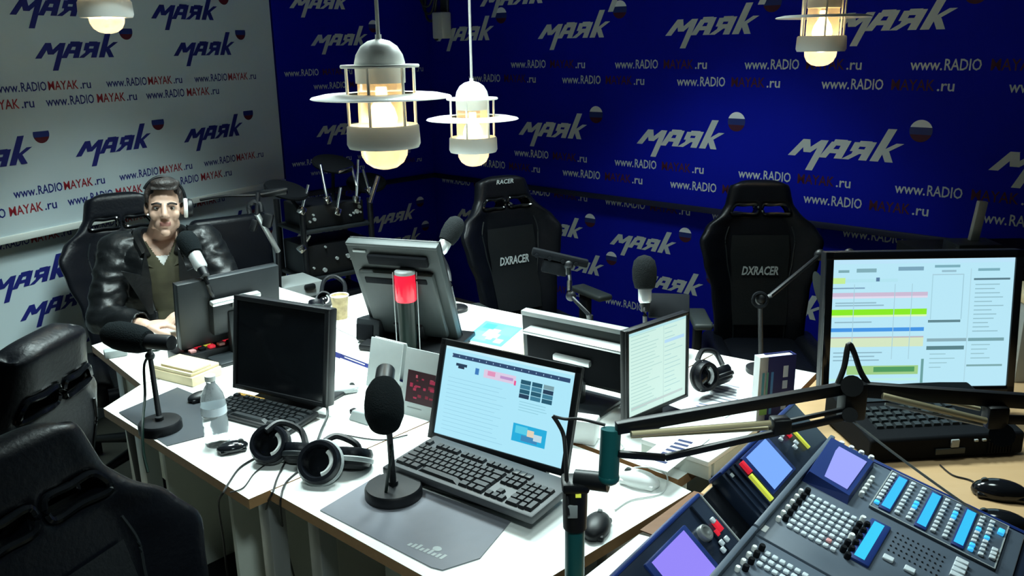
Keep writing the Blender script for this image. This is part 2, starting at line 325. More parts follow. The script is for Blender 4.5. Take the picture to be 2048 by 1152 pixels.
# ------------------------------------------------------------------ gaming chairs (front looks to -y)
def interp(tab, v):
    for (a, x), (b, y) in zip(tab, tab[1:]):
        if v <= b: t = (v - a) / (b - a); t = t * t * (3 - 2 * t); return x + (y - x) * t
    return tab[-1][1]
WID = [(0, .205), (.15, .21), (.35, .225), (.52, .265), (.64, .285), (.72, .255), (.80, .185), (.86, .155), (.93, .145), (1, .125)]
BH = .80
def make_chair(label):
    r = thing('gaming_chair', label, 'chair', group='racing style office chairs')
    RM = Matrix.Translation((0, .20, .40)) @ Matrix.Rotation(R(-11), 4, 'X')
    m = MB(); m.mx = RM
    NU, NV = 22, 40; idx = {}; V = []; F = []
    hole = lambda i, j: (32 <= j < 34) and (3 <= i < 10 or 12 <= i < 19)
    def P(i, j, side):
        u = i / NU * 2 - 1; v = j / NV; w = interp(WID, v); a = abs(u)
        bol = .085 * max(0, (a - .52) / .48) ** 1.3 * interp([(0, .7), (.2, 1), (.62, 1.1), (.75, .6), (.85, .2), (1, .1)], v)
        z = v * BH - (.035 * a ** 4 if j == NV else 0)
        pil = .018 * math.sin(math.pi * min(1, max(0, (v - .05) / .3))) * (1 - a ** 2)
        if side == 0: y = -.045 - bol - pil + .035 * a ** 8 + (.02 if j in (0, NV) else 0)
        else: y = .045 - bol * .8 - .02 * a ** 6 - (.02 if j in (0, NV) else 0)
        return (w * u, y, z)
    for sd in (0, 1):
        for j in range(NV + 1):
            for i in range(NU + 1): idx[sd, i, j] = len(V); V.append(P(i, j, sd))
    for sd in (0, 1):
        for j in range(NV):
            for i in range(NU):
                if not hole(i, j):
                    q = (idx[sd, i, j], idx[sd, i + 1, j], idx[sd, i + 1, j + 1], idx[sd, i, j + 1]); F.append(q if sd == 0 else q[::-1])
                    for (di, dj, e) in ((-1, 0, (0, 3)), (1, 0, (1, 2)), (0, -1, (0, 1)), (0, 1, (2, 3))):
                        ii, jj = i + di, j + dj
                        if sd == 0 and (not (0 <= ii < NU and 0 <= jj < NV) or hole(ii, jj)):
                            cs = [(i, j), (i + 1, j), (i + 1, j + 1), (i, j + 1)]; a, b = cs[e[0]], cs[e[1]]
                            F.append((idx[0, *a], idx[0, *b], idx[1, *b], idx[1, *a]))
    m.geo(V, F); b = m.build('backrest', 'leather', r, 80)
    s = b.modifiers.new('sub', 'SUBSURF'); s.levels = 1; s.render_levels = 1
    def trim(m):
        for i0, i1 in ((3, 10), (12, 19)):
            p = [P(i, j, 0) for i, j in [(i0, 32), ((i0 + i1) / 2, 32), (i1, 32), (i1, 34), ((i0 + i1) / 2, 34), (i0, 34)]]
            m.tube([(x, y - .002, z) for x, y, z in p], .007, 6, closed=True)
            p = [P(i, j, 1) for i, j in [(i0, 32), ((i0 + i1) / 2, 32), (i1, 32), (i1, 34), ((i0 + i1) / 2, 34), (i0, 34)]]
            m.tube([(x, y + .002, z) for x, y, z in p], .008, 6, closed=True)
    part('slot_trim', 'gloss', b, trim, mx=RM)
    def panel(m):
        m.geo([(sx * .13 * k, P(11, j, 0)[1] - .008, j / NV * BH) for j, k in ((6, .95), (11, 1), (15, 1), (19, 1), (23, 1.05), (27, 1)) for sx in (-1, 1)], [(2 * q, 2 * q + 1, 2 * q + 3, 2 * q + 2) for q in range(5)])
    part('back_panel', 'leather2', b, panel, mx=RM)
    T1 = text_mesh('DXRACER', 1, .25, .03); T2 = text_mesh('RACER', 1, .25, .02)
    m = MB(); m.mx = RM; m.recalc = False
    put_text(m, T1, -.085, .355, .055, P(11, 18, 0)[1] - .012, 0, .17); V_, F_, w_ = T1
    m.build('back_lettering', 'pale', b)
    m = MB(); m.mx = RM; m.recalc = False; put_text(m, T2, -.05, .755, .03, P(11, 38, 0)[1] - .004, 0, .10); m.build('headrest_lettering', 'pale', b)
    def piping(m):
        for sx in (-1, 1):
            for sd in (0, 1): m.tube([(lambda p: (p[0], p[1] + (-.002 if sd == 0 else .002), p[2]))(P(11 + sx * 6.2, j, sd)) for j in range(2, 31, 3)], .0035, 5)
    part('piping', 'dgrey', b, piping, mx=RM)
    def seat(m):
        m.box((0, -.02, .415), (.36, .50, .10), bev=.035, seg=3)
        for sx in (-1, 1): m.box((sx * .215, -.01, .432), (.10, .48, .115), (0, sx * R(-12), 0), .04, seg=3)
    s_ = part('seat', 'leather', r, seat)
    part('front_edge', 'leather', s_, lambda m: m.cyl((-.19, -.262, .432), (.19, -.262, .432), .033, seg=14))
    for sx in (-1, 1):
        a = part('armrest', 'black', r, lambda m: (m.box((sx * .305, .03, .50), (.035, .07, .20), bev=.008), m.box((sx * .255, .03, .385), (.13, .06, .025), bev=.006)))
        part('arm_pad', 'grey', a, lambda m: m.box((sx * .305, -.02, .615), (.085, .25, .03), bev=.012, seg=3))
    part('gas_column', 'steel', r, lambda m: (m.cyl((0, 0, .09), (0, 0, .36), .028), m.box((0, 0, .355), (.2, .24, .03), bev=.006)))
    bs = part('base', 'black', r, lambda m: [m.cyl((0, 0, .105), (.30 * math.cos(k * 1.2566), .30 * math.sin(k * 1.2566), .075), .032, .018, 10) for k in range(5)] + [m.cyl((0, 0, .07), (0, 0, .14), .045)])
    for k in range(5):
        a = k * 1.2566; x, y = .31 * math.cos(a), .31 * math.sin(a)
        part('caster', 'matte', bs, lambda m: (m.cyl((x - .022, y, .03), (x + .022, y, .03), .03, seg=14), m.cyl((x, y, .03), (x, y, .08), .008)))
    return r
ch = make_chair('black racing chair holding the seated man by the white wall')
def put_chair(o, top, ang):            # top: where the middle of the back's upper edge is
    a = R(ang); off = Vector((0, .20 + math.sin(R(11)) * BH)); o2 = Vector((-math.sin(a) * off.y, math.cos(a) * off.y))
    return (top[0] - o2.x, top[1] - o2.y, 0), a
def chair_at(top, ang, label, first=None):
    loc, a = put_chair(ch, top, ang)
    if first: first.location = loc; first.rotation_euler = (0, 0, a); return first
    return dup(ch, loc, a, label)
cP = chair_at((-1.82, 3.90), 30, None, ch)
cR = chair_at((1.17, 3.98), -4, 'empty black racing chair before the blue wall, facing the camera behind the standing book')
chair_at((-.055, 4.25), 30, 'empty black racing chair turned aside behind the touch screen, near the room corner')
cA = chair_at((-1.08, 1.86), -96, 'black racing chair at the left picture edge beside the white desk, behind the nearest chair')
cB = chair_at((-.865, 1.30), 68, 'nearest black racing chair filling the lower left corner of the picture')
for c in (cA, cB, cP, cR):
    for k in kids(c):
        for q in kids(k):
            if q.name.startswith('headrest_lettering'): bpy.data.objects.remove(q)
for c in (cA, cB):
    for k in kids(c):
        if k.name.startswith('armrest'):
            for q in kids(k): bpy.data.objects.remove(q)
            bpy.data.objects.remove(k)

# ------------------------------------------------------------------ pendant lamps (origin at the middle of the disc)
def make_lamp(label):
    r = thing('pendant_lamp', label, 'lamp', group='caged pendant lamps')
    part('cord', 'cord', r, lambda m: m.cyl((0, 0, .135), (0, 0, .95), .005, seg=8))
    part('dome_cap', 'lampw', r, lambda m: m.lathe([(.064, .03), (.065, .08), (.060, .10), (.047, .121), (.028, .134), (.008, .139), (.008, .15)], 28))
    part('top_ring', 'lampw', r, lambda m: m.lathe([(.064, .068), (.100, .068), (.102, .072), (.100, .076), (.064, .076)], 28, cap=False))
    for k in range(6):
        a = k * math.pi / 3 + .3; x, y = .087 * math.cos(a), .087 * math.sin(a)
        part('cage_rod', 'lampw', r, lambda m: m.cyl((x, y, -.078), (x, y, .072), .004, seg=8))
    part('disc_shade', 'lampw', r, lambda m: m.lathe([(.088, -.003), (.15, -.004), (.178, -.009), (.182, -.007), (.178, -.003), (.15, .003), (.088, .004)], 48, cap=False), 60)
    part('collar', 'lampw', r, lambda m: m.lathe([(.068, -.078), (.090, -.075), (.094, -.08), (.096, -.125), (.091, -.135), (.066, -.135)], 32, cap=False))
    part('glass', 'lampg', r, lambda m: m.lathe([(.060, .03), (.062, -.04), (.062, -.135), (.060, -.155), (.050, -.174), (.032, -.187), (.012, -.192)], 28))
    b = part('light_bulb', 'bulb', r, lambda m: m.lathe([(.012, .02), (.014, -.01), (.028, -.035), (.034, -.06), (.030, -.082), (.016, -.096), (.004, -.1)], 18))
    return r
lp = make_lamp('nearest and largest caged pendant lamp, hanging before the room corner')
LL = bpy.data.lights.new('lamp_light', 'POINT'); LL.energy = 1.5; LL.color = (1, .82, .58); LL.shadow_soft_size = .03
def lamp_at(loc, label=None):
    o = lp if label is None else dup(lp, loc, 0, label)
    o.location = loc
    l = bpy.data.objects.new('lamp_light', LL); C.objects.link(l); l.parent = o; l.location = (0, 0, -.11)
lamp_at((-.33, 2.254, 1.687))
lamp_at((-.145, 3.407, 1.537), 'smaller lit caged pendant lamp beside the largest one, before the turned chair')
lamp_at((1.244, 3.51, 1.901), 'caged pendant lamp hanging at the upper right before the blue wall')
lamp_at((-1.50, 3.34, 2.065), 'caged pendant lamp at the upper left before the white wall, cut by the frame')
lamp_at((-.10, 4.10, 2.23), 'pendant lamp above the second one, only its glowing tip in the picture')
for o in [x for x in bpy.data.objects if x.get('category') == 'lamp']:
    for k in kids(o):
        if k.name.startswith('cord'): k.scale = (1, 1, 1); k.data = k.data.copy(); zt = HC - o.location.z; [setattr(v.co, 'z', zt if v.co.z > .5 else v.co.z) for v in k.data.vertices]

# ------------------------------------------------------------------ seated man
PL = Vector((-1.43, 3.40, 0)); pf = Vector((.37, -.93, 0)).normalized(); pr = Vector((-.93, -.37, 0)).normalized()   # facing, his right
def Q(r_, f_, z): return PL + pr * r_ + pf * f_ + Vector((0, 0, z))
class Blob(MB):
    def ball(s, c, r, rot=None): s.ell(c, (r, r, r) if not isinstance(r, tuple) else r, rot, u=18, v=12)
    def cap(s, a, b, ra, rb=None):
        rb = ra if rb is None else rb; s.ball(a, ra); s.ball(b, rb)
        if (Vector(a) - Vector(b)).length > 1e-4: s.cyl(a, b, ra, rb, 14)
    def chain(s, pts):
        for (a, ra), (b, rb) in zip(pts, pts[1:]): s.cap(a, b, ra, rb)
def remesh(m, voxel, smooth=4):
    me = bpy.data.meshes.new('t'); m.bm.to_mesh(me); o = bpy.data.objects.new('t', me); C.objects.link(o)
    d = o.modifiers.new('r', 'REMESH'); d.mode = 'VOXEL'; d.voxel_size = voxel; d.use_smooth_shade = True
    s = o.modifiers.new('s', 'SMOOTH'); s.iterations = smooth; s.factor = .5
    dg = bpy.context.evaluated_depsgraph_get(); r = bpy.data.meshes.new_from_object(o.evaluated_get(dg)); bpy.data.objects.remove(o)
    b = bmesh.new(); b.from_mesh(r); return b
BODYM = Matrix((( -pr.x, -pf.x, 0), (-pr.y, -pf.y, 0), (0, 0, 1)))       # local x = his left, y = back, z up
HC_ = Vector((-1.374, 3.335, 1.205)); hf = Vector((.38, -.92, .02)).normalized(); hx = Vector((-hf.y, hf.x, 0)).normalized(); hz = hx.cross(-hf) * 1
hx = hx; HM = Matrix((( hx.x, -hf.x, hz.x), (hx.y, -hf.y, hz.y), (hx.z, -hf.z, hz.z))) @ Matrix.Rotation(R(4), 3, 'Y') @ Matrix.Scale(.87, 3)
def H(x, y, z): return HC_ + HM @ Vector((x, y, z))        # head frame: x = his left, -y = forward
def head(m):
    m.ball(H(0, .018, .045), (.076, .094, .082), HM)       # cranium
    m.ball(H(0, -.012, .0), (.068, .078, .085), HM)        # face
    m.ball(H(0, -.034, -.058), (.048, .053, .046), HM)     # jaw
    m.ball(H(0, -.074, -.098), (.022, .017, .017), HM)     # chin
    for s in (-1, 1):
        m.ball(H(s * .042, -.055, -.018), (.022, .024, .022), HM)   # cheek
        m.ball(H(s * .050, -.012, -.066), (.014, .028, .024), HM)   # jaw angle
        m.ball(H(s * .030, -.075, .036), (.026, .010, .008), HM)    # brow
        m.ball(H(s * .077, .012, .0), (.009, .019, .032), HM)       # ear
        m.ball(H(s * .012, -.094, -.022), (.009, .010, .008), HM)   # nostril
    m.cap(H(0, -.084, .026), H(0, -.106, -.014), .009, .012)          # nose
    m.ball(H(0, -.087, -.050), (.024, .010, .007), HM); m.ball(H(0, -.084, -.062), (.020, .010, .007), HM)   # lips
    m.chain([(H(0, .030, -.06), .052), (Q(0, .0, 1.085), .054), (Q(0, -.02, 1.03), .062)])
def hand(m, wrist, dirv, side, palmn, L=.19):
    d = Vector(dirv).normalized(); n = Vector(palmn).normalized(); s = d.cross(n).normalized() * side; n = s.cross(d) * side
    w = Vector(wrist); pc = w + d * .045
    rot = Matrix(((s.x, d.x, n.x), (s.y, d.y, n.y), (s.z, d.z, n.z)))
    m.ball(pc, (.041, .052, .016), rot); m.ball(w + d * .07, (.040, .03, .014), rot)
    for k, (o, l) in enumerate([(-.030, .062), (-.010, .076), (.010, .080), (.030, .070)]):
        b = w + d * .085 + s * o; c = [b]; a = .35
        dd = d
        for q, t in enumerate((.45, .32, .23)):
            dd = (dd * math.cos(.42) - n * math.sin(.42)).normalized(); c.append(c[-1] + dd * l * t)
        m.chain([(c[0], .0095), (c[1], .009), (c[2], .0085), (c[3], .0075)])
    t0 = w + d * .025 + s * .034; t1 = t0 + d * .03 + s * .022 - n * .012; t2 = t1 + d * .032 + s * .004 - n * .012
    m.chain([(t0, .014), (t1, .011), (t2, .009)])
SR, SLf = Q(.165, -.0, 1.035), Q(-.165, -.0, 1.035)
ER, EL = Vector((-1.60, 3.17, .80)), Vector((-1.13, 3.33, .81))
WR, WL = Vector((-1.405, 3.085, .800)), Vector((-1.215, 3.20, .812))
rt = thing('person', 'man in a black leather jacket sitting with his hands on the desk', 'person', PL)
def body(m):
    head(m)
    m.ball(Q(0, .02, .92), (.155, .10, .17), BODYM); m.ball(Q(0, .0, .72), (.14, .10, .18), BODYM); m.ball(Q(0, -.02, .52), (.165, .115, .11), BODYM)
    m.chain([(Q(0, -.01, 1.04), .06), (SR, .055), (ER, .040), (WR, .027)]); m.chain([(Q(0, -.01, 1.04), .06), (SLf, .055), (EL, .040), (WL, .027)])
    hand(m, WR, (Vector((-1.275, 3.13, .797)) - WR), 1, (0, 0, 1)); hand(m, WL, (Vector((-1.30, 3.135, .83)) - WL), -1, (0, 0, 1))
    for s in (-1, 1): m.chain([(Q(s * .09, 0, .50), .078), (Q(s * .13, .40, .50), .058), (Q(s * .13, .42, .1), .038)]); m.cap(Q(s * .13, .42, .05), Q(s * .13, .56, .045), .035, .03)
bm_ = Blob(); body(bm_); b = remesh(bm_, .0042, 3)
HI = HM.inverted()
for f in b.faces:
    q = HI @ (f.calc_center_median() - HC_); f.smooth = True
    if abs(q.x) < .023 and -.066 < q.z < -.047 and q.y < -.07: f.material_index = 1
for v in b.verts: v.co -= PL
m2 = Blob(); m2.bm.free(); m2.bm = b; m2.col = b.loops.layers.float_color.get('Col') or b.loops.layers.float_color.new('Col')
m2.mx = Matrix.Translation(-PL)
for s in (-1, 1):
    m2.ell(H(s * .030, -.0735, .014), (.0135, .010, .0085), HM, m=2); m2.ell(H(s * .030, -.0815, .0135), (.0062, .0035, .0062), HM, m=3)
m2.recalc = False; BODY = m2.build('body', ['skin', 'lip', 'eyew', 'iris'], rt, 180)
def cloth(name, mt, fn, keep, voxel, thick, smooth=4, mt2=None):
    m = Blob(); fn(m); b = remesh(m, voxel, smooth)
    if name == 'jacket':
        for v in b.verts: v.co += v.normal * (.006 * noise.noise(Vector((v.co.x * 11, v.co.y * 11, v.co.z * 8))) - .012 * abs(noise.noise(Vector((v.co.x * 15, v.co.y * 15, v.co.z * 26)))) ** .7 + .005)
    dl = [f for f in b.faces if not keep(f.calc_center_median())]; bmesh.ops.delete(b, geom=dl, context='FACES')
    for v in b.verts: v.co -= PL
    for f in b.faces: f.smooth = True
    me = bpy.data.meshes.new(name); b.to_mesh(me); b.free(); me.materials.append(K[mt]); o = bpy.data.objects.new(name, me); C.objects.link(o); o.parent = rt
    s = o.modifiers.new('solid', 'SOLIDIFY'); s.thickness = thick; s.offset = 1; return o
BI = BODYM.inverted()
loc = lambda p: BI @ (p - PL)
def shirtf(m): m.ball(Q(0, .024, .92), (.163, .108, .175), BODYM); m.ball(Q(0, .004, .72), (.148, .108, .19), BODYM); m.ball(Q(0, -.015, .54), (.17, .12, .11), BODYM); m.chain([(Q(.12, 0, 1.03), .062), (Q(0, 0, 1.055), .066), (Q(-.12, 0, 1.03), .062)])
def keepshirt(p): q = loc(p); return not (q.z > 1.075 or (q.y < 0 and abs(q.x) < (q.z - .985) * .62))
cloth('shirt', 'shirt', shirtf, keepshirt, .005, .004)
def teef(m): m.ball(Q(0, .022, .92), (.158, .104, .172), BODYM); m.chain([(Q(.09, 0, 1.03), .060), (Q(0, 0, 1.045), .062), (Q(-.09, 0, 1.03), .060)])
cloth('undershirt', 'tee', teef, lambda p: loc(p).z < 1.065 - max(0, -loc(p).y) * .42 and loc(p).z > .85, .005, .002)
def jackf(m):
    m.ball(Q(0, .012, .92), (.195, .132, .19), BODYM); m.ball(Q(0, -.005, .73), (.18, .13, .2), BODYM); m.ball(Q(0, -.02, .56), (.195, .138, .11), BODYM)
    for S, E_, W_ in ((SR, ER, WR), (SLf, EL, WL)):
        mid = (S + E_) / 2; m.chain([(Q(0, -.02, 1.035), .078), (S, .072), (mid, .063), (E_, .056), ((E_ + W_) / 2, .050), (W_ + (E_ - W_) * .12, .042)])
        for k in range(5):                                                        # sleeve folds
            t = .15 + k * .17; c = S.lerp(E_, t); m.ball(c + Vector((0, 0, .004 * (-1) ** k)), .066 - .010 * t + .006 * (k % 2))
def keepjack(p):
    q = loc(p)
    if q.z > 1.095 and abs(q.x) < .105: return False
    for E_, W_ in ((ER, WR), (EL, WL)):
        if (p - W_).dot(W_ - E_) > -.02 * (W_ - E_).length and (p - W_).length < .09: return False
    return not (q.y < -.02 and abs(q.x + .0) < .045 + max(0, q.z - .78) * .12 and (abs(q.x) < .09) and q.z > .50 and (p - WR).length > .12 and (p - WL).length > .12)
J = cloth('jacket', 'jacket', jackf, keepjack, .008, .006, 3)
def lapel(m):
    m.mx = Matrix.Translation(-PL)
    for s in (-1, 1):
        pts = [(.060, .128, 1.06), (.085, .150, .96), (.155, .150, .985), (.13, .145, .93), (.075, .155, .80), (.060, .150, .80), (.052, .15, .93)]
        V = [Q(-s * x, f + .0, z) for x, f, z in pts]; B = [v - pf * .014 for v in V]; n = len(V)
        m.geo(V + B, [tuple(range(n)), tuple(range(2 * n - 1, n - 1, -1))] + [(i, (i + 1) % n, (i + 1) % n + n, i + n) for i in range(n)])
        m.tube([Q(-s * .035, -.075, 1.085), Q(-s * .075, -.03, 1.10), Q(-s * .085, .04, 1.085), Q(-s * .062, .115, 1.03)], .021, 8)
part('collar', 'jacket', J, lapel)
def shcol(m):
    m.mx = Matrix.Translation(-PL)
    for s in (-1, 1):
        V = [Q(-s * .066, .02, 1.085), Q(-s * .054, .085, 1.06), Q(-s * .028, .125, .975), Q(-s * .075, .125, 1.0), Q(-s * .085, .05, 1.06)]; B = [v - pf * .006 for v in V]; n = 5
        m.geo(V + B, [tuple(range(n)), tuple(range(2 * n - 1, n - 1, -1))] + [(i, (i + 1) % n, (i + 1) % n + n, i + n) for i in range(n)])
part('shirt_collar', 'shirt', rt, shcol)
def trf(m):
    m.ball(Q(0, -.02, .51), (.18, .13, .10), BODYM)
    for s in (-1, 1): m.chain([(Q(s * .09, 0, .50), .092), (Q(s * .13, .40, .50), .072), (Q(s * .13, .42, .12), .055)])
cloth('trousers', 'trousers', trf, lambda p: p.z > .1, .01, .003)
def hairf(m):
    m.ball(H(0, .026, .056), (.080, .094, .082), HM); m.ball(H(0, -.040, .118), (.058, .045, .026), HM); m.ball(H(.01, -.02, .118), (.056, .06, .026), HM)
    for s in (-1, 1): m.ball(H(s * .072, .005, .045), (.012, .035, .045), HM)
    for k in range(9): x = -.048 + k * .012; m.cap(H(x, -.078 + abs(x) * .25, .096), H(x + .01, -.03, .136 - abs(x) * .3), .010, .012)
def keephair(p):
    q = HI @ (p - HC_); return not (q.y < -.045 and q.z < .097) and not (q.y < -.018 and q.z < .03) and not (q.y < .03 and q.z < .0 and True) and q.z > -.06
m = Blob(); hairf(m); b = remesh(m, .005, 2)
bmesh.ops.delete(b, geom=[f for f in b.faces if not keephair(f.calc_center_median())], context='FACES')
for v in b.verts: v.co -= PL
for f in b.faces: f.smooth = True
me = bpy.data.meshes.new('hair'); b.to_mesh(me); b.free(); me.materials.append(K['hair']); o = bpy.data.objects.new('hair', me); C.objects.link(o); o.parent = rt
def brow(m):
    m.mx = Matrix.Translation(-PL)
    for s in (-1, 1): m.tube([H(s * .012, -.090, .033), H(s * .030, -.0905, .039), H(s * .052, -.076, .031)], .0042, 6)
part('eyebrows', 'hair', rt, brow)
# his headphones
hp = thing('headphones', 'one sided headset with a white pad on the ear of the seated man', 'headphones', HC_)
def hb(m): m.mx = Matrix.Translation(-HC_); m.tube([H(.094 * math.sin(a), .03, .022 + .122 * math.cos(a)) for a in [R(-58 + 11 * k) for k in range(14)]], .006, 8)
part('headband', 'black', hp, hb)
for s in (1,):
    MX = Matrix.Translation(-HC_) @ Matrix.Translation(H(s * .082, .018, .0)) @ HM.to_4x4() @ Matrix.Rotation(R(90 * s), 4, 'Y')
    c = part('ear_cup', 'black', hp, lambda m: m.lathe([(.040, .014), (.044, .024), (.040, .038), (.02, .044)], 22), mx=MX)
    part('ear_pad', 'whitep', c, lambda m: m.lathe([(.030, .0), (.043, .002), (.046, .010), (.043, .018), (.02, .018)], 22), mx=MX)

# ------------------------------------------------------------------ survey helpers: a sight line meets a height or a distance
def sight(x, y):
    u, v = (x - 1024) / 1700, (y - 576) / 1700; c, s = math.cos(ROLL), math.sin(ROLL)
    r, d = c * u - s * v, s * u + c * v
    return Vector((r, math.cos(PITCH) - d * math.sin(PITCH), -math.sin(PITCH) - d * math.cos(PITCH)))
def on(x, y, z=ZT): k = sight(x, y); p = Vector((0, 0, CAMZ)) + k * ((z - CAMZ) / k.z); return p
def pt(x, y, dep): return Vector((0, 0, CAMZ)) + sight(x, y) * dep
T4 = Matrix.Translation
def aim(d): return Vector(d).to_track_quat('Z', 'Y').to_matrix().to_4x4()

# ------------------------------------------------------------------ monitors (screen looks to -y, origin below the screen's middle)
def monitor(name, label, loc, ang, w, h, zb, tilt=8, rects=None, bez=.018, body='black', back='plain', es=None, th=.03, stand=True, frame='black', cat='monitor'):
    r = thing(name, label, cat, (loc[0], loc[1], ZT), R(ang))
    MX = T4((0, 0, zb - ZT)) @ Matrix.Rotation(R(-tilt), 4, 'X')
    def hs(m):
        m.box((0, th / 2, h / 2), (w, th, h), bev=.005, m=0)
        if back == 'bulge': m.box((0, th + .012, h * .5), (w * .82, .03, h * .72), bev=.012, m=0)
        if back == 'touch':
            m.box((0, th + .02, h * .46), (w * .86, .05, h * .84), bev=.02, m=0)
    hsg = part('housing', body, r, hs, mx=MX)
    def bz(m):
        for c, d in (((0, -.003, h - bez / 2), (w, .008, bez)), ((0, -.003, bez / 2), (w, .008, bez)), ((-w / 2 + bez / 2, -.003, h / 2), (bez, .008, h)), ((w / 2 - bez / 2, -.003, h / 2), (bez, .008, h))): m.box(c, d, bev=.002)
    part('bezel', frame, hsg, bz, mx=MX)
    if rects:
        m = MB(); m.mx = MX; m.recalc = False; iw, ih = w - 2 * bez, h - 2 * bez
        for i, (x0, y0, x1, y1, c) in enumerate(rects): m.rect(-iw / 2 + iw * x0, bez + ih * (1 - y1), -iw / 2 + iw * x1, bez + ih * (1 - y0), -.0012 - i * .000004, c)
        m.build('screen', 'scr', r)
    else:
        part('screen', 'gloss', r, lambda m: m.geo([(-w / 2 + bez, -.0012, bez), (w / 2 - bez, -.0012, bez), (w / 2 - bez, -.0012, h - bez), (-w / 2 + bez, -.0012, h - bez)], [(0, 1, 2, 3)]), mx=MX)
    yb = th + .015
    if back == 'silver':
        s = part('rear_cover', 'dgrey', hsg, lambda m: m.box((0, th + .018, h * .42), (w * .46, .04, h * .5), bev=.01), mx=MX)
        part('silver_strip', 'silver', s, lambda m: (m.box((0, th + .034, h * .68), (w * .48, .03, .018), bev=.006), m.box((-.02, th + .05, h * .60), (w * .20, .02, .022), bev=.006)), mx=MX)
    if back == 'vents':
        s = part('rear_cover', 'grey', hsg, lambda m: m.box((0, th + .012, h * .42), (w * .84, .03, h * .68), bev=.012), mx=MX)
        part('vent_recess', 'matte', s, lambda m: (m.box((-.02, th + .01, h * .87), (w * .66, .02, h * .09), bev=.006), m.box((.06, th + .026, h * .68), (w * .34, .01, h * .06), bev=.003), m.box((-.27 * w, th + .026, h * .70), (w * .16, .01, h * .05), bev=.003)), mx=MX)
        part('badge', 'lgrey', s, lambda m: m.box((w * .36, th + .003, h * .93), (.05, .006, .008), bev=.001), mx=MX)
        part('edge_trim', 'lgrey', s, lambda m: m.box((0, th * .6, h - .004), (w, th * .9, .012), bev=.003), mx=MX).data.materials[0] = K['grey']
    if back == 'ridge':
        s = part('rear_cover', 'matte', hsg, lambda m: m.box((0, th + .022, h * .46), (w * .80, .045, h * .62), bev=.012), mx=MX)
        part('silver_strip', 'silver', s, lambda m: (m.box((0, th + .03, h * .79), (w * .82, .05, .012), bev=.004), m.box((0, th + .05, h * .50), (w * .30, .02, .02), bev=.005)), mx=MX)
        part('edge_trim', 'lgrey', hsg, lambda m: m.box((0, th * .6, h - .004), (w, th, .016), bev=.003), mx=MX)
    if stand:
        yc = yb + .03
        part('neck', body if body != 'grey' else 'dgrey', r, lambda m: m.box((0, yc, (zb - ZT + h * .45) / 2 + .008), (.07, .03, zb - ZT + h * .45), bev=.006))
        part('stand_base', body if body != 'grey' else 'dgrey', r, lambda m: m.box((0, yc, .007), (.24, .19, .014), bev=.006))
    return r
def mid(a, b): return ((a[0] + b[0]) / 2, (a[1] + b[1]) / 2)
page = [(0, 0, 1, 1, (.42, .80, .95)), (0, .0, 1, .03, (.55, .85, .95)), (.06, .07, .97, .115, (.03, .07, .16))]
page += [(.06 + .055 * k, .085, .065 + .055 * k, .1, (.4, .6, .8)) for k in range(16)]
page += [(.10, .17, .19, .20, (.02, .05, .10)), (.12, .2, .17, .225, (.02, .04, .08)), (.26, .18, .29, .25, (.05, .2, .5)), (.33, .17, .58, .26, (.72, .6, .78)), (.36, .18, .42, .23, (.75, .3, .5)), (.46, .2, .56, .23, (.5, .3, .6)), (.57, .22, .585, .27, (.8, .1, .3))]
page += [(.05, .34 + .045 * k, .05 + random.uniform(.40, .52), .345 + .045 * k, (.30, .62, .78)) for k in range(14)]
page += [(.62 + .085 * i, .19 + .05 * j, .695 + .085 * i, .235 + .05 * j, random.choice([(.02, .10, .16), (.05, .2, .3), (.2, .35, .4), (.02, .05, .1)])) for i in range(3) for j in range(4)]
page += [(.63, .42 + .03 * k, .63 + random.uniform(.14, .24), .427 + .03 * k, (.28, .6, .72)) for k in range(4)]
page += [(.61, .66, .86, .85, (.02, .42, .72)), (.63, .68, .72, .76, (.1, .6, .8)), (.72, .70, .77, .77, (.75, .65, .5)), (.68, .77, .80, .83, (.05, .25, .5)), (.77, .73, .83, .80, (.5, .7, .8))]
fl, fr = on(860, 868, .785), on(1130, 946, .785)
def laptop():
    ang = math.degrees(math.atan2(fr.y - fl.y, fr.x - fl.x)); c = mid(fl, fr)
    r = monitor('laptop', 'open laptop showing a news page behind the large keyboard', c, ang, .435, .275, .775, 17, page, .017, stand=False, th=.012, cat='laptop')
    part('laptop_base', 'dgrey', r, lambda m: m.box((0, -.10, .012), (.43, .19, .022), bev=.005))
    part('hinge', 'black', r, lambda m: m.cyl((-.16, .004, .02), (.16, .004, .02), .010, seg=10))
    part('touchpad', 'black', r, lambda m: m.box((0, -.17, .0235), (.1, .04, .001)))
laptop()
sheet = [(0, 0, 1, 1, (.62, .86, .78))]
for k in range(22): sheet.append((.05, .05 + k * .042, .05 + random.uniform(.25, .55), .058 + k * .042, (.40, .66, .62)))
for k in range(16): sheet.append((.62, .08 + k * .055, .62 + random.uniform(.1, .33), .09 + k * .055, (.42, .68, .66)))
sheet += [(.0, .0, 1, .04, (.45, .75, .8)), (.6, .04, .605, 1, (.4, .62, .6)), (.62, .22, .97, .26, (.45, .7, .9)), (.05, .9, .95, .93, (.5, .62, .6))]
el, er = on(1250, 845, .79), on(1374, 792, .79)
mE = monitor('monitor', 'monitor with a pale green table on its screen, in the middle of the desks', mid(el, er), math.degrees(math.atan2(er.y - el.y, er.x - el.x)), .272, .265, .79, 2, sheet, .010, frame='black', th=.02, stand=False)
part('stand_base', 'black', mE, lambda m: (m.box((0, .01, .006), (.20, .10, .012), bev=.004), m.box((0, .012, .03), (.06, .02, .05), bev=.004)))
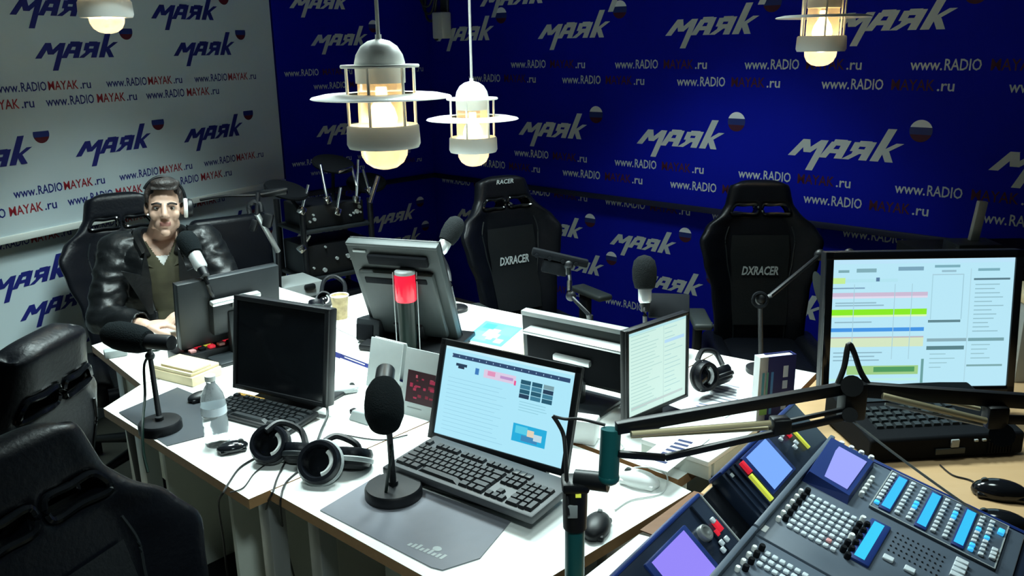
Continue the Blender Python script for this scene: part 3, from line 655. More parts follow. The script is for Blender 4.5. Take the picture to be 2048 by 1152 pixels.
g = [(0, 0, 1, 1, (.48, .80, .93)), (0, 0, 1, .035, (.50, .78, .95)), (.03, .08, .09, .10, (.2, .4, .45)), (.13, .07, .24, .10, (.22, .42, .48)), (.36, .06, .50, .09, (.2, .38, .5)), (.0, .14, .07, .185, (.55, .85, .30)), (.07, .15, .36, .175, (.45, .78, .88)), (.24, .14, .26, .17, (.1, .2, .35)), (0, .215, .18, .225, (.2, .35, .5))]
g += [(0, .255, .53, .285, (.60, .50, .66)), (0, .285, .53, .30, (.75, .70, .85)), (0, .385, .53, .43, (.25, .82, .02)), (0, .43, .53, .445, (.72, .95, .5)), (0, .53, .52, .56, (.06, .30, .78)), (0, .60, .52, .68, (.66, .80, .55)), (0, .60, .52, .61, (.5, .45, .5)), (.1, .83, .50, .90, (.35, .62, .25)), (.25, .84, .48, .88, (.08, .32, .12)), (0, .93, .5, .95, (.5, .85, .8)), (.515, .78, .53, .97, (.15, .35, .35))]
g += [(.02 + .0, y, .02 + random.uniform(.2, .3), y + .01, (.28, .48, .58)) for y in (.33, .35, .48, .72, .75, .78)]
g += [(x, .19, x + .004, .78, (.38, .62, .72)) for x in (.12, .345, .44)]
g += [(.55, .12, .555, .47, (.38, .65, .75)), (.72, .12, .725, .47, (.35, .6, .7)), (.55, .12, .72, .128, (.38, .6, .7)), (.54, .475, .72, .495, (.12, .24, .28)), (.54, .62, .76, .645, (.25, .42, .48)), (.54, .68, .75, .71, (.10, .22, .25)), (.76, .08, .765, .98, (.42, .68, .78)), (.78, .155, .98, .17, (.10, .2, .25)), (.77, .62, .97, .645, (.18, .36, .4)), (.77, .83, .97, .845, (.2, .38, .4)), (.56, .05, .7, .07, (.2, .42, .5)), (.8, .08, .92, .10, (.2, .42, .5)), (.6, .09, .68, .105, (.3, .5, .6))]
g += [(.79, .20 + .033 * k, .79 + random.uniform(.06, .17), .208 + .033 * k, (.30, .52, .6)) for k in range(12)] + [(.56, .74 + .035 * k, .56 + random.uniform(.05, .15), .747 + .035 * k, (.32, .55, .62)) for k in range(4)] + [(.79, .67 + .035 * k, .79 + random.uniform(.06, .17), .678 + .035 * k, (.32, .55, .62)) for k in range(4)]
gl, gr = on(1650, 790, .82), on(2015, 785, .82)
monitor('monitor', 'large monitor with a coloured playlist on its screen, at the right', mid(gl, gr), math.degrees(math.atan2(gr.y - gl.y, gr.x - gl.x)), .555, .415, .82, 7, g, .022, frame='gloss', th=.04)
bl, br = on(470, 775, .785), on(652, 815, .785)
monitor('monitor', 'switched off black monitor behind the compact keyboard at the left', mid(bl, br), math.degrees(math.atan2(br.y - bl.y, br.x - bl.x)), .37, .295, .785, 9, None, .014, 'black', 'bulge', th=.035)
al, ar = on(362, 695, .80), on(548, 648, .80)
monitor('monitor', 'monitor turned to the seated man, its dark back with a silver strip', mid(al, ar), math.degrees(math.atan2(ar.y - al.y, ar.x - al.x)) + 180, .385, .245, .80, 7, None, .014, 'dgrey', 'silver', th=.03)
cl, cr = on(752, 655, .775), on(930, 672, .775)
monitor('touch_screen', 'leaning grey touch screen seen from behind, near the red beacon', mid(cl, cr), math.degrees(math.atan2(cr.y - cl.y, cr.x - cl.x)) + 180, .345, .43, .775, 24, None, .016, 'grey', 'vents', th=.035, stand=False, cat='monitor')
_t = [o for o in bpy.data.objects if o.name.startswith('touch_screen')][0]
part('stand_base', 'black', _t, lambda m: m.box((-.02, .06, .012), (.36, .26, .024), bev=.008))
part('prop_arm', 'dgrey', _t, lambda m: m.box((0, .07, .05), (.12, .04, .09), (R(-24), 0, 0), .008))
dl = on(1062, 735, .80); dv = Vector((math.cos(R(-36)), math.sin(R(-36)), 0)); dr = dl + dv * .42
monitor('monitor', 'monitor with its grey back to the camera, behind the pale green screen', mid(dl, dr), -36 + 180, .43, .205, .80, 4, None, .014, 'grey', 'ridge', th=.03)

# ------------------------------------------------------------------ keyboards
KEYM = {}
def key_mesh(w, d, h, mt):
    k = (round(w, 4), round(d, 4), round(h, 4), mt)
    if k not in KEYM:
        m = MB(); a, b, c, e = w / 2, d / 2, w / 2 * .76, d / 2 * .72
        m.geo([(-a, -b, 0), (a, -b, 0), (a, b, 0), (-a, b, 0), (-c, -e, h), (c, -e, h), (c, e + .001, h), (-c, e + .001, h)], [(3, 2, 1, 0), (4, 5, 6, 7), (0, 1, 5, 4), (1, 2, 6, 5), (2, 3, 7, 6), (3, 0, 4, 7)])
        me = bpy.data.meshes.new('key'); m.bm.to_mesh(me); m.bm.free(); me.set_sharp_from_angle(angle=R(20)); me.materials.append(K[mt]); KEYM[k] = me
    return KEYM[k]
def key_rows(full):
    U = []; y = 0
    x = 0
    fr_ = [0] + [2 + i for i in range(4)] + [6.5 + i for i in range(4)] + [11 + i for i in range(4)]
    U += [(f, 0, 1, 1) for f in fr_]
    rows = [[1] * 13 + [2], [1.5] + [1] * 12 + [1.5], [1.75] + [1] * 11 + [2.25], [2.25] + [1] * 10 + [2.75], [1.5, 1, 1.5, 7, 1.5, 1, 1.5]]
    for j, rw in enumerate(rows):
        x = 0
        for k in rw: U.append((x, 1.35 + j, k, 1)); x += k
    if full:
        U += [(15.3 + i, 1.35 + j, 1, 1) for i in range(3) for j in range(2)] + [(16.3, 4.35, 1, 1)] + [(15.3 + i, 5.35, 1, 1) for i in range(3)]
        U += [(18.6 + i, 1.35 + j, 1, 1) for i in range(3) for j in range(4)] + [(18.6, 5.35, 2, 1), (20.6, 5.35, 1, 1), (21.6, 1.35, 1, 1), (21.6, 2.35, 1, 2), (21.6, 4.35, 1, 2)]
        U += [(15.3 + i, 0, 1, 1) for i in range(3)]
    return U
def keyboard(label, loc, ang, W_, D_, th, full, casem, keym, pad=.012, tilt=3, top=.0):
    r = thing('keyboard', label, 'keyboard', loc, R(ang)); MX = Matrix.Rotation(R(tilt), 4, 'X') @ T4((0, 0, .004))
    part('case', casem, r, lambda m: (m.box((0, 0, th / 2), (W_, D_, th), bev=.006), m.box((0, D_ / 2 - .02, th * .4), (W_ * .9, .02, th * .6))), mx=MX)
    U = key_rows(full); nx = max(u[0] + u[2] for u in U); ux, uy = (W_ - 2 * pad) / nx, (D_ - 2 * pad - top) / 6.35
    for i, (x, y, w, d) in enumerate(U[:100]):
        o = bpy.data.objects.new('key', key_mesh(w * ux - .0012, d * uy - .0012, .008, keym)); C.objects.link(o); o.parent = r
        p = MX @ Vector((-W_ / 2 + pad + (x + w / 2) * ux, D_ / 2 - pad - top - (y + d / 2) * uy, th - .0005)); o.location = p; o.rotation_euler = (R(tilt), 0, 0)
    if len(U) > 100:
        m = MB(); m.mx = MX
        for x, y, w, d in U[100:]: m.box((-W_ / 2 + pad + (x + w / 2) * ux, D_ / 2 - pad - top - (y + d / 2) * uy, th + .003), (w * ux - .002, d * uy - .002, .007), bev=.001)
        o = m.build('key', keym, r); o['kind'] = 'stuff'
    return r
k0, k1, k2, k3 = on(855, 872, .80), on(1146, 962, .80), on(1072, 1048, .785), on(792, 932, .785)
kc = (k0 + k1 + k2 + k3) / 4; ka = math.degrees(math.atan2(k1.y - k0.y + k2.y - k3.y, k1.x - k0.x + k2.x - k3.x))
kb = keyboard('large dark keyboard lying in front of the laptop with the news page', (kc.x, kc.y, .774), ka, .445, .178, .022, True, 'kbd', 'key', .013, 3, .022)
part('status_light', 'whitep', kb, lambda m: m.box((.19, .074, .0265), (.012, .006, .002)))
q0, q1, q2, q3 = on(455, 790, .765), on(520, 778, .765), on(615, 833, .765), on(470, 850, .765)
kc2 = keyboard('compact black keyboard below the switched off monitor', (*on(524, 824, .765).xy, ZT), -29, .33, .135, .016, False, 'black', 'dgrey', .008, 3, .006)

part('orange_strip', 'orange', kc2, lambda m: m.box((-.105, .0585, .0215), (.11, .014, .006), bev=.001))

# ------------------------------------------------------------------ desk mats, mice, papers
def mat_poly(name, label, pts, mt, z0=ZT, th=.003, logo=False, cat='desk mat'):
    c = sum(pts, Vector()) / len(pts); r = thing(name, label, cat, (c.x, c.y, z0))
    m = MB(); m.prism([(p.x - c.x, p.y - c.y) for p in pts], .0003, th); b = m.build('pad', mt, r, bev=.001)
    return r, c
pf1 = [on(640, 1022), on(760, 950), on(1022, 1044), on(960, 1118), on(885, 1142), on(862, 1136)]
mp, cc = mat_poly('desk_mat', 'large grey desk mat under the front microphone stand', pf1, 'padg')
m = MB(); m.recalc = False; a_ = on(812, 1092); b_ = on(884, 1122); d_ = (b_ - a_); L_ = d_.length; d_.normalize(); n_ = Vector((-d_.y, d_.x, 0))
a2 = a_ - Vector((cc.x, cc.y, ZT))
def blobs(m):                     # the mat's illegible pale print: a line of strokes and a small round mark above
    for k in range(9):
        p = a2 + d_ * (L_ * (k + .2) / 9); h = .011 + .004 * ((k * 7) % 3); q = p + d_ * (L_ * .07)
        m.geo([tuple(v + Vector((0, 0, .0036))) for v in (p, q, q + n_ * h + d_ * .002, p + n_ * h + d_ * .002)], [(0, 1, 2, 3)])
    c = a2 + d_ * (L_ * .66) + n_ * .026
    m.geo([tuple(c + d_ * (.011 * math.cos(t * .52)) + n_ * (.009 * math.sin(t * .52)) + Vector((0, 0, .0036))) for t in range(12)], [tuple(range(12))])
part('printed_mark', 'lgrey', mp, blobs)
mat_poly('desk_mat', 'dark desk mat under the left microphone stand', [on(238, 826), on(355, 776), on(445, 812), on(432, 868), on(335, 893)], 'padd')
def mouse(label, p, ang, mt, L_=.108, w=.062, h=.036, z=ZT, cable=None):
    r = thing('computer_mouse', label, 'computer mouse', (p.x, p.y, z), R(ang))
    def sh(m):
        m.ell((0, 0, .012), (w / 2, L_ / 2, h - .012), u=20, v=12); m.box((0, 0, .008), (w * .86, L_ * .84, .014), bev=.006)
    b = part('shell', mt, r, sh); part('scroll_wheel', 'grey', b, lambda m: m.cyl((-.004, L_ * .27, h * .80), (.004, L_ * .27, h * .80), .009, seg=12))
    if cable: part('cable', 'cablew' if mt == 'whitep' else 'cable', r, lambda m: m.tube(cable, .002, 6))
    return r
mouse('white mouse with a pale cable beside the teal arm pole', on(1278, 968), 60, 'whitep', cable=[(0, .05, .01), (.03, .10, .004), (.09, .11, .004), (.12, .06, .004), (.10, .0, .004)])
mouse('black mouse on the white desk right behind the teal arm pole', on(1193, 1062), -20, 'black')
mouse('farther of the two black mice on the wooden desk at the right edge', on(1998, 992), 70, 'gloss', .125, .07, .042)
mouse('nearer of the two black mice on the wooden desk at the right edge', on(1998, 1056), 68, 'gloss', .125, .07, .042)
mouse('small dark oval mouse beside the headphones on the left front desk', on(466, 902), -65, 'gloss', .085, .052, .028)
mouse('small dark mouse on the white desk behind the left microphone mat', on(405, 800), -50, 'black', .09, .055, .03)
mouse('pale oval mouse on the white desk right of the switched off monitor', on(688, 785), -70, 'lgrey', .10, .05, .026)
def flatsheet(name, label, px, mt, th=.002, cat='paper', z=ZT, marks=None, spine=None):
    P_ = [on(*p, z) for p in px]; c = sum(P_, Vector()) / len(P_); r = thing(name, label, cat, (c.x, c.y, z))
    m = MB(); m.prism([(p.x - c.x, p.y - c.y) for p in P_], .0004, th); m.build('sheet' if th < .004 else 'pages', mt, r)
    if marks:
        m = MB(); m.recalc = False; L4 = [Vector((p.x - c.x, p.y - c.y, th + .0006)) for p in P_]
        bi = lambda u, v: (L4[0] * (1 - u) + L4[1] * u) * (1 - v) + (L4[3] * (1 - u) + L4[2] * u) * v
        for i, (u0, v0, u1, v1, col) in enumerate(marks): m.geo([tuple(bi(u, v) + Vector((0, 0, i * .00002))) for u, v in ((u0, v0), (u1, v0), (u1, v1), (u0, v1))], [(0, 1, 2, 3)], 0, col)
        m.build('print', 'prn', r)
    return r
lines = lambda n, c=(.25, .27, .32): [(.1, .08 + .84 * k / n, .1 + random.uniform(.5, .8), .08 + .84 * k / n + .25 / n, c) for k in range(n)]
mg = [(0, 0, 1, 1, (.10, .42, .68)), (.06, .1, .5, .5, (.16, .55, .75)), (.3, .3, .7, .7, (.35, .62, .55)), (.45, .2, .6, .4, (.65, .65, .4)), (.6, .5, .95, .9, (.12, .35, .6)), (.1, .65, .4, .9, (.05, .3, .55)), (.7, .1, .9, .3, (.3, .6, .8))]
flatsheet('magazine', 'blue glossy magazine lying behind the laptop', [(928, 682), (1002, 698), (1046, 660), (972, 645)], 'paper', .008, 'magazine', marks=mg)
flatsheet('notepad', 'tan folder lying beside the blue magazine', [(1003, 706), (1050, 716), (1058, 686), (1030, 678)], 'tan', .006, 'folder')
flatsheet('paper', 'printed sheet lying left of the standing blue book', [(1392, 806), (1478, 826), (1510, 775), (1440, 758)], 'paper', marks=lines(8))
flatsheet('paper', 'printed sheet under the boom arm beside the pale green screen', [(1330, 850), (1430, 850), (1480, 818), (1400, 800)], 'paper', .003, marks=lines(9, (.15, .17, .3)))
flatsheet('paper', 'sheet with a column of dark marks under the boom arm, before the riser', [(1268, 925), (1335, 945), (1420, 878), (1350, 862)], 'paper', .002, z=.803, marks=[(.35, .15 + .1 * k, .75, .2 + .1 * k, (.03, .04, .12)) for k in range(7)])
flatsheet('paper', 'white sheet lying on the wooden desk left of the console', [(1150, 1170), (1262, 1190), (1335, 1085), (1278, 1070)], 'paper', .002)
flatsheet('paper', 'plain white sheet on the far desk before the touch screen, next to the cup', [(668, 655), (735, 672), (742, 618), (700, 612)], 'paper', marks=lines(6, (.6, .62, .6)))
flatsheet('paper', 'white sheet on the desk between the switched off monitor and the grey card holder', [(668, 740), (742, 772), (752, 722), (690, 700)], 'paper', marks=lines(6, (.62, .64, .62)))
flatsheet('riser_shade_patch', 'brown wood patch with the shade of the riser painted in, beside the console', [(1280, 1062), (1338, 1084), (1442, 1000), (1388, 984)], 'shaded_beech', .003, 'painted shade')  # shade of the riser on the beech desk, laid on as darker wood
rr = thing('desk_riser', 'low white riser shelf on the desk left of the console', 'riser', (.455, 2.03, ZT), AE)
part('top_board', 'desk', rr, lambda m: m.box((0, .06, .045), (.20, .26, .014), bev=.002)); part('front_board', 'panel', rr, lambda m: m.box((0, -.06, .0195), (.20, .014, .037)))
for s in (-1, 1): part('side_board', 'panel', rr, lambda m: m.box((s * .093, .07, .0195), (.014, .22, .037)))
# standing book
b0, b1 = on(1520, 832), on(1592, 838); bd = Vector((math.cos(R(8)), math.sin(R(8)), 0))
bk = thing('book', 'dark blue book standing upright among the papers', 'book', ((b0.x + b1.x) / 2 - .02, (b0.y + b1.y) / 2, ZT), R(14))
part('cover', 'bookblue', bk, lambda m: (m.box((0, -.0145, .098), (.115, .003, .196)), m.box((0, .0145, .098), (.115, .003, .196)), m.box((.056, 0, .098), (.003, .029, .196))))
part('pages', 'paper', bk, lambda m: m.box((-.002, 0, .097), (.108, .0255, .19)))
m = MB(); m.recalc = False
for i, (x0, z0, x1, z1, c) in enumerate([(-.048, .02, -.04, .15, (.05, .25, .35)), (-.034, .02, -.028, .15, (.1, .3, .25)), (-.02, .02, -.012, .15, (.05, .2, .5)), (-.05, .02, -.026, .06, (.2, .4, .1)), (.018, .13, .034, .165, (.5, .6, .75)), (.018, .095, .034, .12, (.4, .5, .7)), (.018, .06, .034, .085, (.45, .55, .7)), (.018, .03, .034, .05, (.4, .5, .65))]): m.rect(x0, z0, x1, z1, -.0163 - i * .00002, c)
m.build('cover_print', 'prn', bk)
part('spine_label', 'paper', bk, lambda m: m.box((-.0445, -.0005, .098), (.027, .031, .196)))

# ------------------------------------------------------------------ microphones
def desk_mic(label, base, joint, foam0, foam1, fr, tail, tr, tailmat='black', br=.06):
    """base: spot on the desk; joint: top of the pole; foam0-foam1: axis of the foam head; tail: rear end of the body"""
    r = thing('desk_microphone', label, 'microphone', (base.x, base.y, base.z)); L = lambda p: Vector(p) - base
    b = part('round_base', 'black', r, lambda m: m.lathe([(br, 0), (br, .024), (br - .004, .030), (.012, .032), (.012, .042)], 40))
    part('pole', 'black', r, lambda m: m.cyl((0, 0, .02), L(joint), .0085, .007, 12))
    part('swivel_joint', 'dgrey', r, lambda m: (m.ell(L(joint), (.014, .014, .014)), m.cyl(L(joint), L(joint.lerp(foam1, .5)), .007)))
    d = (foam1 - foam0); Lf = d.length; M = T4(L(foam0)) @ aim(d)
    part('foam_windscreen', 'foam', r, lambda m: m.lathe([(.001, -.002), (fr * .45, .002), (fr * .78, Lf * .12), (fr * .97, Lf * .32), (fr, Lf * .55), (fr * .93, Lf * .8), (fr * .72, Lf * .97), (fr * .5, Lf)], 28, M=M))
    d2 = tail - foam1; M2 = T4(L(foam1 - d2 * .1)) @ aim(d2)
    part('body', tailmat, r, lambda m: m.lathe([(tr, 0), (tr, d2.length * 1.0), (tr * .92, d2.length * 1.07), (tr * .3, d2.length * 1.1)], 24, M=M2))
    return r
mb = on(788, 992)
jf = pt(781, 862, (mb - Vector((0, 0, CAMZ))).length * .96)
c0 = mb + Vector((0, 0, 0)); dF = 2.02
m1 = desk_mic('large black foam microphone on a round stand on the grey desk mat', mb, pt(778, 855, 1.98), pt(770, 858, 1.90), pt(767, 770, 2.02), .046, pt(772, 738, 2.06), .023, 'dgrey', .070)
part('cable_tail', 'green', m1, lambda m: m.tube([Vector(p) - mb for p in (pt(772, 860, 2.0), pt(783, 900, 2.0), pt(776, 950, 2.02), on(772, 985, .78))], .004, 6))
mb2 = on(322, 860)
m2_ = desk_mic('black foam microphone lying level on a round stand on the dark left mat', mb2, pt(300, 712, 2.50), pt(208, 665, 2.52), pt(298, 683, 2.47), .044, pt(345, 686, 2.44), .023)
part('cable_tail', 'green', m2_, lambda m: m.tube([Vector(p) - mb2 for p in (pt(296, 712, 2.5), pt(288, 735, 2.5), pt(290, 790, 2.48), pt(285, 850, 2.4), pt(287, 905, 2.36), pt(296, 945, 2.34))], .004, 6))
def boom_mic(label, foam, bodyend, arm, fr, fl, mt='foam', clampmat='black'):
    r = thing('boom_microphone', label, 'microphone', foam); L = lambda p: Vector(p) - foam
    d = (bodyend - foam).normalized(); M = T4(-d * fl * .5) @ aim(d)
    part('foam_windscreen', mt, r, lambda m: m.lathe([(.001, -.003), (fr * .5, .003), (fr * .85, fl * .15), (fr, fl * .4), (fr * .98, fl * .7), (fr * .8, fl * .96), (fr * .5, fl)], 26, M=M))
    M2 = T4(d * fl * .4) @ aim(d); n = (bodyend - foam).length - fl * .4
    part('body', 'silver', r, lambda m: m.lathe([(.021, 0), (.023, .01), (.023, n - .01), (.018, n)], 22, M=M2))
    b = part('clamp', clampmat, r, lambda m: m.cyl(L(bodyend) - d * .015, L(bodyend) + d * .03, .02, .014, 14))
    part('stand_arm', clampmat, r, lambda m: m.tube([L(p) for p in arm], .008, 8))
    part('base_plate', clampmat, r, lambda m: m.lathe([(.05, 0), (.05, .012), (.045, .016), (.01, .018)], 24, c=tuple(L(arm[-1]))))
    return r
F1 = pt(378, 488, 2.98)
boom_mic('foam microphone with a silver body right in front of the seated man', F1, pt(404, 538, 2.94), [pt(405, 540, 2.94), pt(418, 575, 2.95), pt(428, 600, 3.05), on(428, 612, .752)], .037, .10)
F2 = pt(905, 460, 3.12)
boom_mic('grey foam microphone leaning beside the touch screen corner', F2, pt(880, 505, 3.10), [pt(880, 505, 3.10), pt(896, 540, 3.1), pt(902, 580, 3.1), on(912, 620, .752)], .037, .105, 'gfoam')
F3 = pt(1289, 545, 2.9)
boom_mic('upright grey foam microphone before the blue wall, left of the empty chair', F3, pt(1290, 606, 2.9), [pt(1290, 606, 2.9), pt(1290, 640, 2.9), on(1293, 690, .752)], .042, .115, 'gfoam')
hold = thing('copy_holder', 'dark slanted copy holder right of the upright foam microphone', 'copy holder', on(1325, 690, .752))
hc = on(1325, 690, .752); part('plate', 'matte', hold, lambda m: m.box(pt(1338, 612, 2.95) - hc, (.14, .012, .10), (R(-50), 0, R(-10)), .004)); part('stem', 'black', hold, lambda m: (m.cyl((0, 0, .006), pt(1333, 622, 2.95) - hc, .007), m.lathe([(.045, 0), (.045, .01), (.01, .012)], 20)))
# thin boom stands standing at the far desks
def thin_arm(label, pts, knots, base, head=None):
    b = Vector(base); r = thing('microphone_boom', label, 'microphone arm', b); P_ = [Vector(p) - b for p in pts]
    part('arm_tube', 'black', r, lambda m: m.tube(P_, .008, 8, smooth=False)); part('base_plate', 'black', r, lambda m: m.lathe([(.05, 0), (.05, .014), (.012, .018), (.012, .05)], 22))
    for k in knots: part('joint', 'black', r, lambda m: m.ell(Vector(k) - b, (.02, .016, .02)))
    if head: part('head', 'matte', r, lambda m: head(m, b))
    return r
def hd(m, b):
    c = pt(1120, 515, 3.25) - b; m.box(c, (.22, .03, .03), (0, R(14), 0), .006); m.box(c + Vector((-.02, 0, -.04)), (.10, .025, .05), (0, R(14), 0), .006)
    for k in range(4): m.cyl(c + Vector((-.09 + .05 * k, -.02, .012 - .012 * k)), c + Vector((-.09 + .05 * k, .02, .012 - .012 * k)), .008)
ba = on(1180, 655, .752)
ta = thin_arm('bent grey microphone arm rising behind the silver ridged monitor', [ba + Vector((0, 0, .01)), pt(1176, 628, 3.1), pt(1142, 592, 3.2), pt(1137, 530, 3.25)], [pt(1142, 592, 3.2), pt(1137, 530, 3.25)], ba, hd)
part('chrome_sleeve', 'chrome', ta, lambda m: (m.cyl(pt(1139, 582, 3.19) - ba, pt(1139, 562, 3.20) - ba, .010), m.cyl(pt(1137, 550, 3.20) - ba, pt(1136, 536, 3.2) - ba, .010)))
bb = on(1522, 742, .752)
thin_arm('thin black microphone arm reaching up in front of the chair that faces the camera', [bb + Vector((0, 0, .01)), pt(1520, 600, 2.75), pt(1540, 592, 2.75), pt(1640, 510, 2.9), pt(1662, 520, 2.9), pt(1700, 508, 2.95)], [pt(1522, 598, 2.75), pt(1640, 510, 2.9), pt(1698, 508, 2.95)], bb,
    lambda m, b: m.tube([pt(1520 + 14 * math.cos(a), 600 - 14 * math.sin(a), 2.74) - b for a in [R(30 * k) for k in range(12)]], .006, 6, closed=True))
pf_ = pt(1642, 585, 2.9); sh = thing('pop_filter', 'grey round pop filter hanging at the left of the big monitor', 'pop filter', pf_)
part('gauze', 'grey', sh, lambda m: m.lathe([(.001, -.004), (.05, -.003), (.075, 0), (.05, .003), (.001, .004)], 28, M=Matrix.Rotation(R(75), 4, 'Y')))
part('gooseneck', 'black', sh, lambda m: m.tube([Vector(p) - pf_ for p in (pt(1640, 515, 2.9), pt(1652, 535, 2.9), pt(1648, 560, 2.9), pf_)], .005, 6))

# ------------------------------------------------------------------ headphones lying on the desks
def headphones(label, cup, cup2, R1, ang, bandpts, ring='grey', up=.6):
    """cup: centre of the cup turned to the camera"""
    r = thing('headphones', label, 'headphones', cup)
    L = lambda p: Vector(p) - cup
    for i, (c, d) in enumerate(((cup, Vector((math.sin(ang) * .8, -math.cos(ang) * .8, up))), (cup2, Vector((-math.sin(ang) * .5, math.cos(ang) * .5, .75))))):
        d.normalize(); M = T4(L(c)) @ aim(d); k = 1 if i == 0 else .92; q = R1 * k
        e = part('ear_cup', 'black', r, lambda m: m.lathe([(q * .55, -.030), (q * .9, -.022), (q, -.006), (q, .0)], 30, M=M))
        part('ear_pad', 'leather', e, lambda m: m.lathe([(q, -.002), (q * 1.05, .010), (q * .95, .022), (q * .78, .022), (q * .68, .008), (q * .68, -.004)], 30, M=M, cap=False))
        part('cup_ring', ring, e, lambda m: m.lathe([(q * 1.02, -.014), (q * 1.10, -.012), (q * 1.12, -.003), (q * 1.03, .0)], 30, M=M, cap=False))
        part('speaker_mesh', 'gloss', e, lambda m: m.lathe([(q * .68, .002), (q * .3, .006), (.001, .007)], 30, M=M))
        part('silver_crescent', 'whitep', e, lambda m: m.tube([M @ Vector((q * .62 * math.cos(a), q * .62 * math.sin(a), .008)) for a in [R(-70 + 14 * k_) for k_ in range(10)]], q * .13, 6))
    part('headband', 'black', r, lambda m: (m.tube([L(p) for p in bandpts], .009, 8), m.tube([L(p) + Vector((.0, .012, -.004)) for p in bandpts], .006, 6)))
    return r
h1 = on(540, 888, .80); h1b = on(592, 880, .79)
headphones('left one of the two big headphones lying on the left front desk', h1, on(600, 905, .775), .050, R(-5), [on(532, 862, .84), on(560, 845, .85), on(600, 860, .82), on(612, 890, .79)], 'dgrey')
h2 = on(640, 925, .80)
headphones('right one of the two big headphones, with a pale cup ring, on the white desk', h2, on(706, 915, .78), .054, R(-8), [on(650, 882, .835), on(675, 872, .84), on(712, 888, .82), on(720, 912, .79)], 'lgrey')
h3 = on(648, 600, .79)
headphones('black headphones lying at the desk corner behind the paper cup', h3, on(632, 612, .775), .034, R(10), [on(642, 590, .80), pt(648, 562, 3.72), pt(668, 553, 3.75), pt(688, 566, 3.72), on(690, 590, .79)], 'grey')
h4 = on(1408, 752, .82)
headphones('black headphones standing on papers right of the pale green screen', h4, on(1438, 750, .80), .045, R(35), [pt(1395, 720, 2.75), pt(1405, 702, 2.78), pt(1430, 705, 2.82), pt(1445, 730, 2.8)], 'black', .2)

# ------------------------------------------------------------------ spring boom arm in front
ax, ay = .11, 1.40
r = thing('spring_boom', 'big spring loaded boom arm on a teal pole reaching over the console', 'microphone boom', (ax, ay, ZT)); O_ = Vector((ax, ay, ZT)); Lb = lambda p: Vector(p) - O_
part('pole', 'teal', r, lambda m: (m.cyl((0, 0, .0), (0, 0, .215), .0185, seg=24), m.cyl((0, 0, .0), (0, 0, .03), .035, seg=24)))
hz0, hz1 = pt(1217, 955, 1.53), pt(1222, 858, 1.52)
gp = part('grip_socket', 'black', r, lambda m: (m.cyl((0, 0, .19), (0, 0, .285), .022, .0235, 22), m.box((0, 0, .28), (.05, .05, .02), bev=.006), m.cyl((0, 0, .29), Lb(hz0) + Vector((0, 0, -.01)), .017, .018, 16)))
part('socket_badge', 'lgrey', gp, lambda m: m.box((-.006, -.022, .235), (.018, .004, .026), bev=.001)); part('yellow_dot', 'yled', gp, lambda m: m.box((.004, -.0235, .268), (.01, .004, .006)))
part('swivel_head', 'teal', r, lambda m: (m.cyl(Lb(hz0), Lb(hz1), .0185, seg=22), m.ell(Lb(hz0), (.02, .02, .014))))
J1a, J1b = pt(1232, 856, 1.51), pt(1236, 908, 1.51); J2a, J2b = pt(1690, 776, 1.60), pt(1700, 832, 1.60)
def bar(m, a, b, w, h): a, b = Lb(a), Lb(b); d = b - a; m.box((a + b) / 2, (d.length, w, h), (0, -math.asin(d.z / d.length), math.atan2(d.y, d.x)), .002)
part('upper_bar', 'black', r, lambda m: bar(m, J1a, J2a, .016, .022)); part('lower_bar', 'black', r, lambda m: (bar(m, pt(1330, 915, 1.53), J2b, .010, .012), bar(m, J1b, pt(1330, 915, 1.53), .010, .012)))
part('spring', 'brass', r, lambda m: m.tube([Lb(pt(1262, 868, 1.5)), Lb(pt(1540, 846, 1.56))], .0055, 10)); part('spring', 'brass', r, lambda m: m.tube([Lb(pt(1262, 872, 1.53)), Lb(pt(1540, 856, 1.59))], .0045, 10))
part('spring_hook', 'black', r, lambda m: (m.box(Lb(pt(1560, 850, 1.575)), (.035, .03, .03), (0, 0, .1), .004), bar(m, pt(1560, 846, 1.575), pt(1690, 818, 1.60), .008, .008)))
part('elbow_joint', 'black', r, lambda m: (m.box(Lb(pt(1704, 800, 1.60)), (.045, .035, .075), (0, 0, .1), .006), m.cyl(Lb(pt(1704, 772, 1.57)), Lb(pt(1704, 772, 1.64)), .02), m.cyl(Lb(pt(1700, 830, 1.57)), Lb(pt(1700, 830, 1.63)), .014)))
part('front_bar', 'black', r, lambda m: (bar(m, pt(1712, 778, 1.60), pt(2110, 806, 1.58), .016, .028), bar(m, pt(1990, 838, 1.585), pt(2110, 842, 1.58), .012, .016)))
part('front_knuckle', 'black', r, lambda m: (m.box(Lb(pt(1990, 832, 1.585)), (.04, .03, .045), (0, 0, 0), .006), m.cyl(Lb(pt(2004, 870, 1.575)), Lb(pt(2004, 870, 1.62)), .022)))
part('spring', 'brass', r, lambda m: m.tube([Lb(pt(1765, 792, 1.58)), Lb(pt(1972, 842, 1.57))], .0065, 10)); part('spring', 'brass', r, lambda m: m.tube([Lb(pt(1860, 796, 1.62)), Lb(pt(1960, 818, 1.61))], .004, 10))
part('thin_rod', 'steel', r, lambda m: m.tube([Lb(pt(1770, 808, 1.58)), Lb(pt(1965, 850, 1.57))], .003, 8))
part('cable_loop', 'cable', r, lambda m: m.tube([Lb(p) for p in (pt(1672, 776, 1.6), pt(1688, 735, 1.6), pt(1697, 690, 1.6), pt(1708, 705, 1.6), pt(1722, 745, 1.6), pt(1742, 776, 1.6))], .0055, 8))
part('cable_tail', 'cable', r, lambda m: m.tube([Lb(p) for p in (pt(1106, 832, 1.56), pt(1118, 850, 1.56), pt(1128, 875, 1.56), pt(1132, 930, 1.55), (.095, 1.375, .98))], .004, 8))
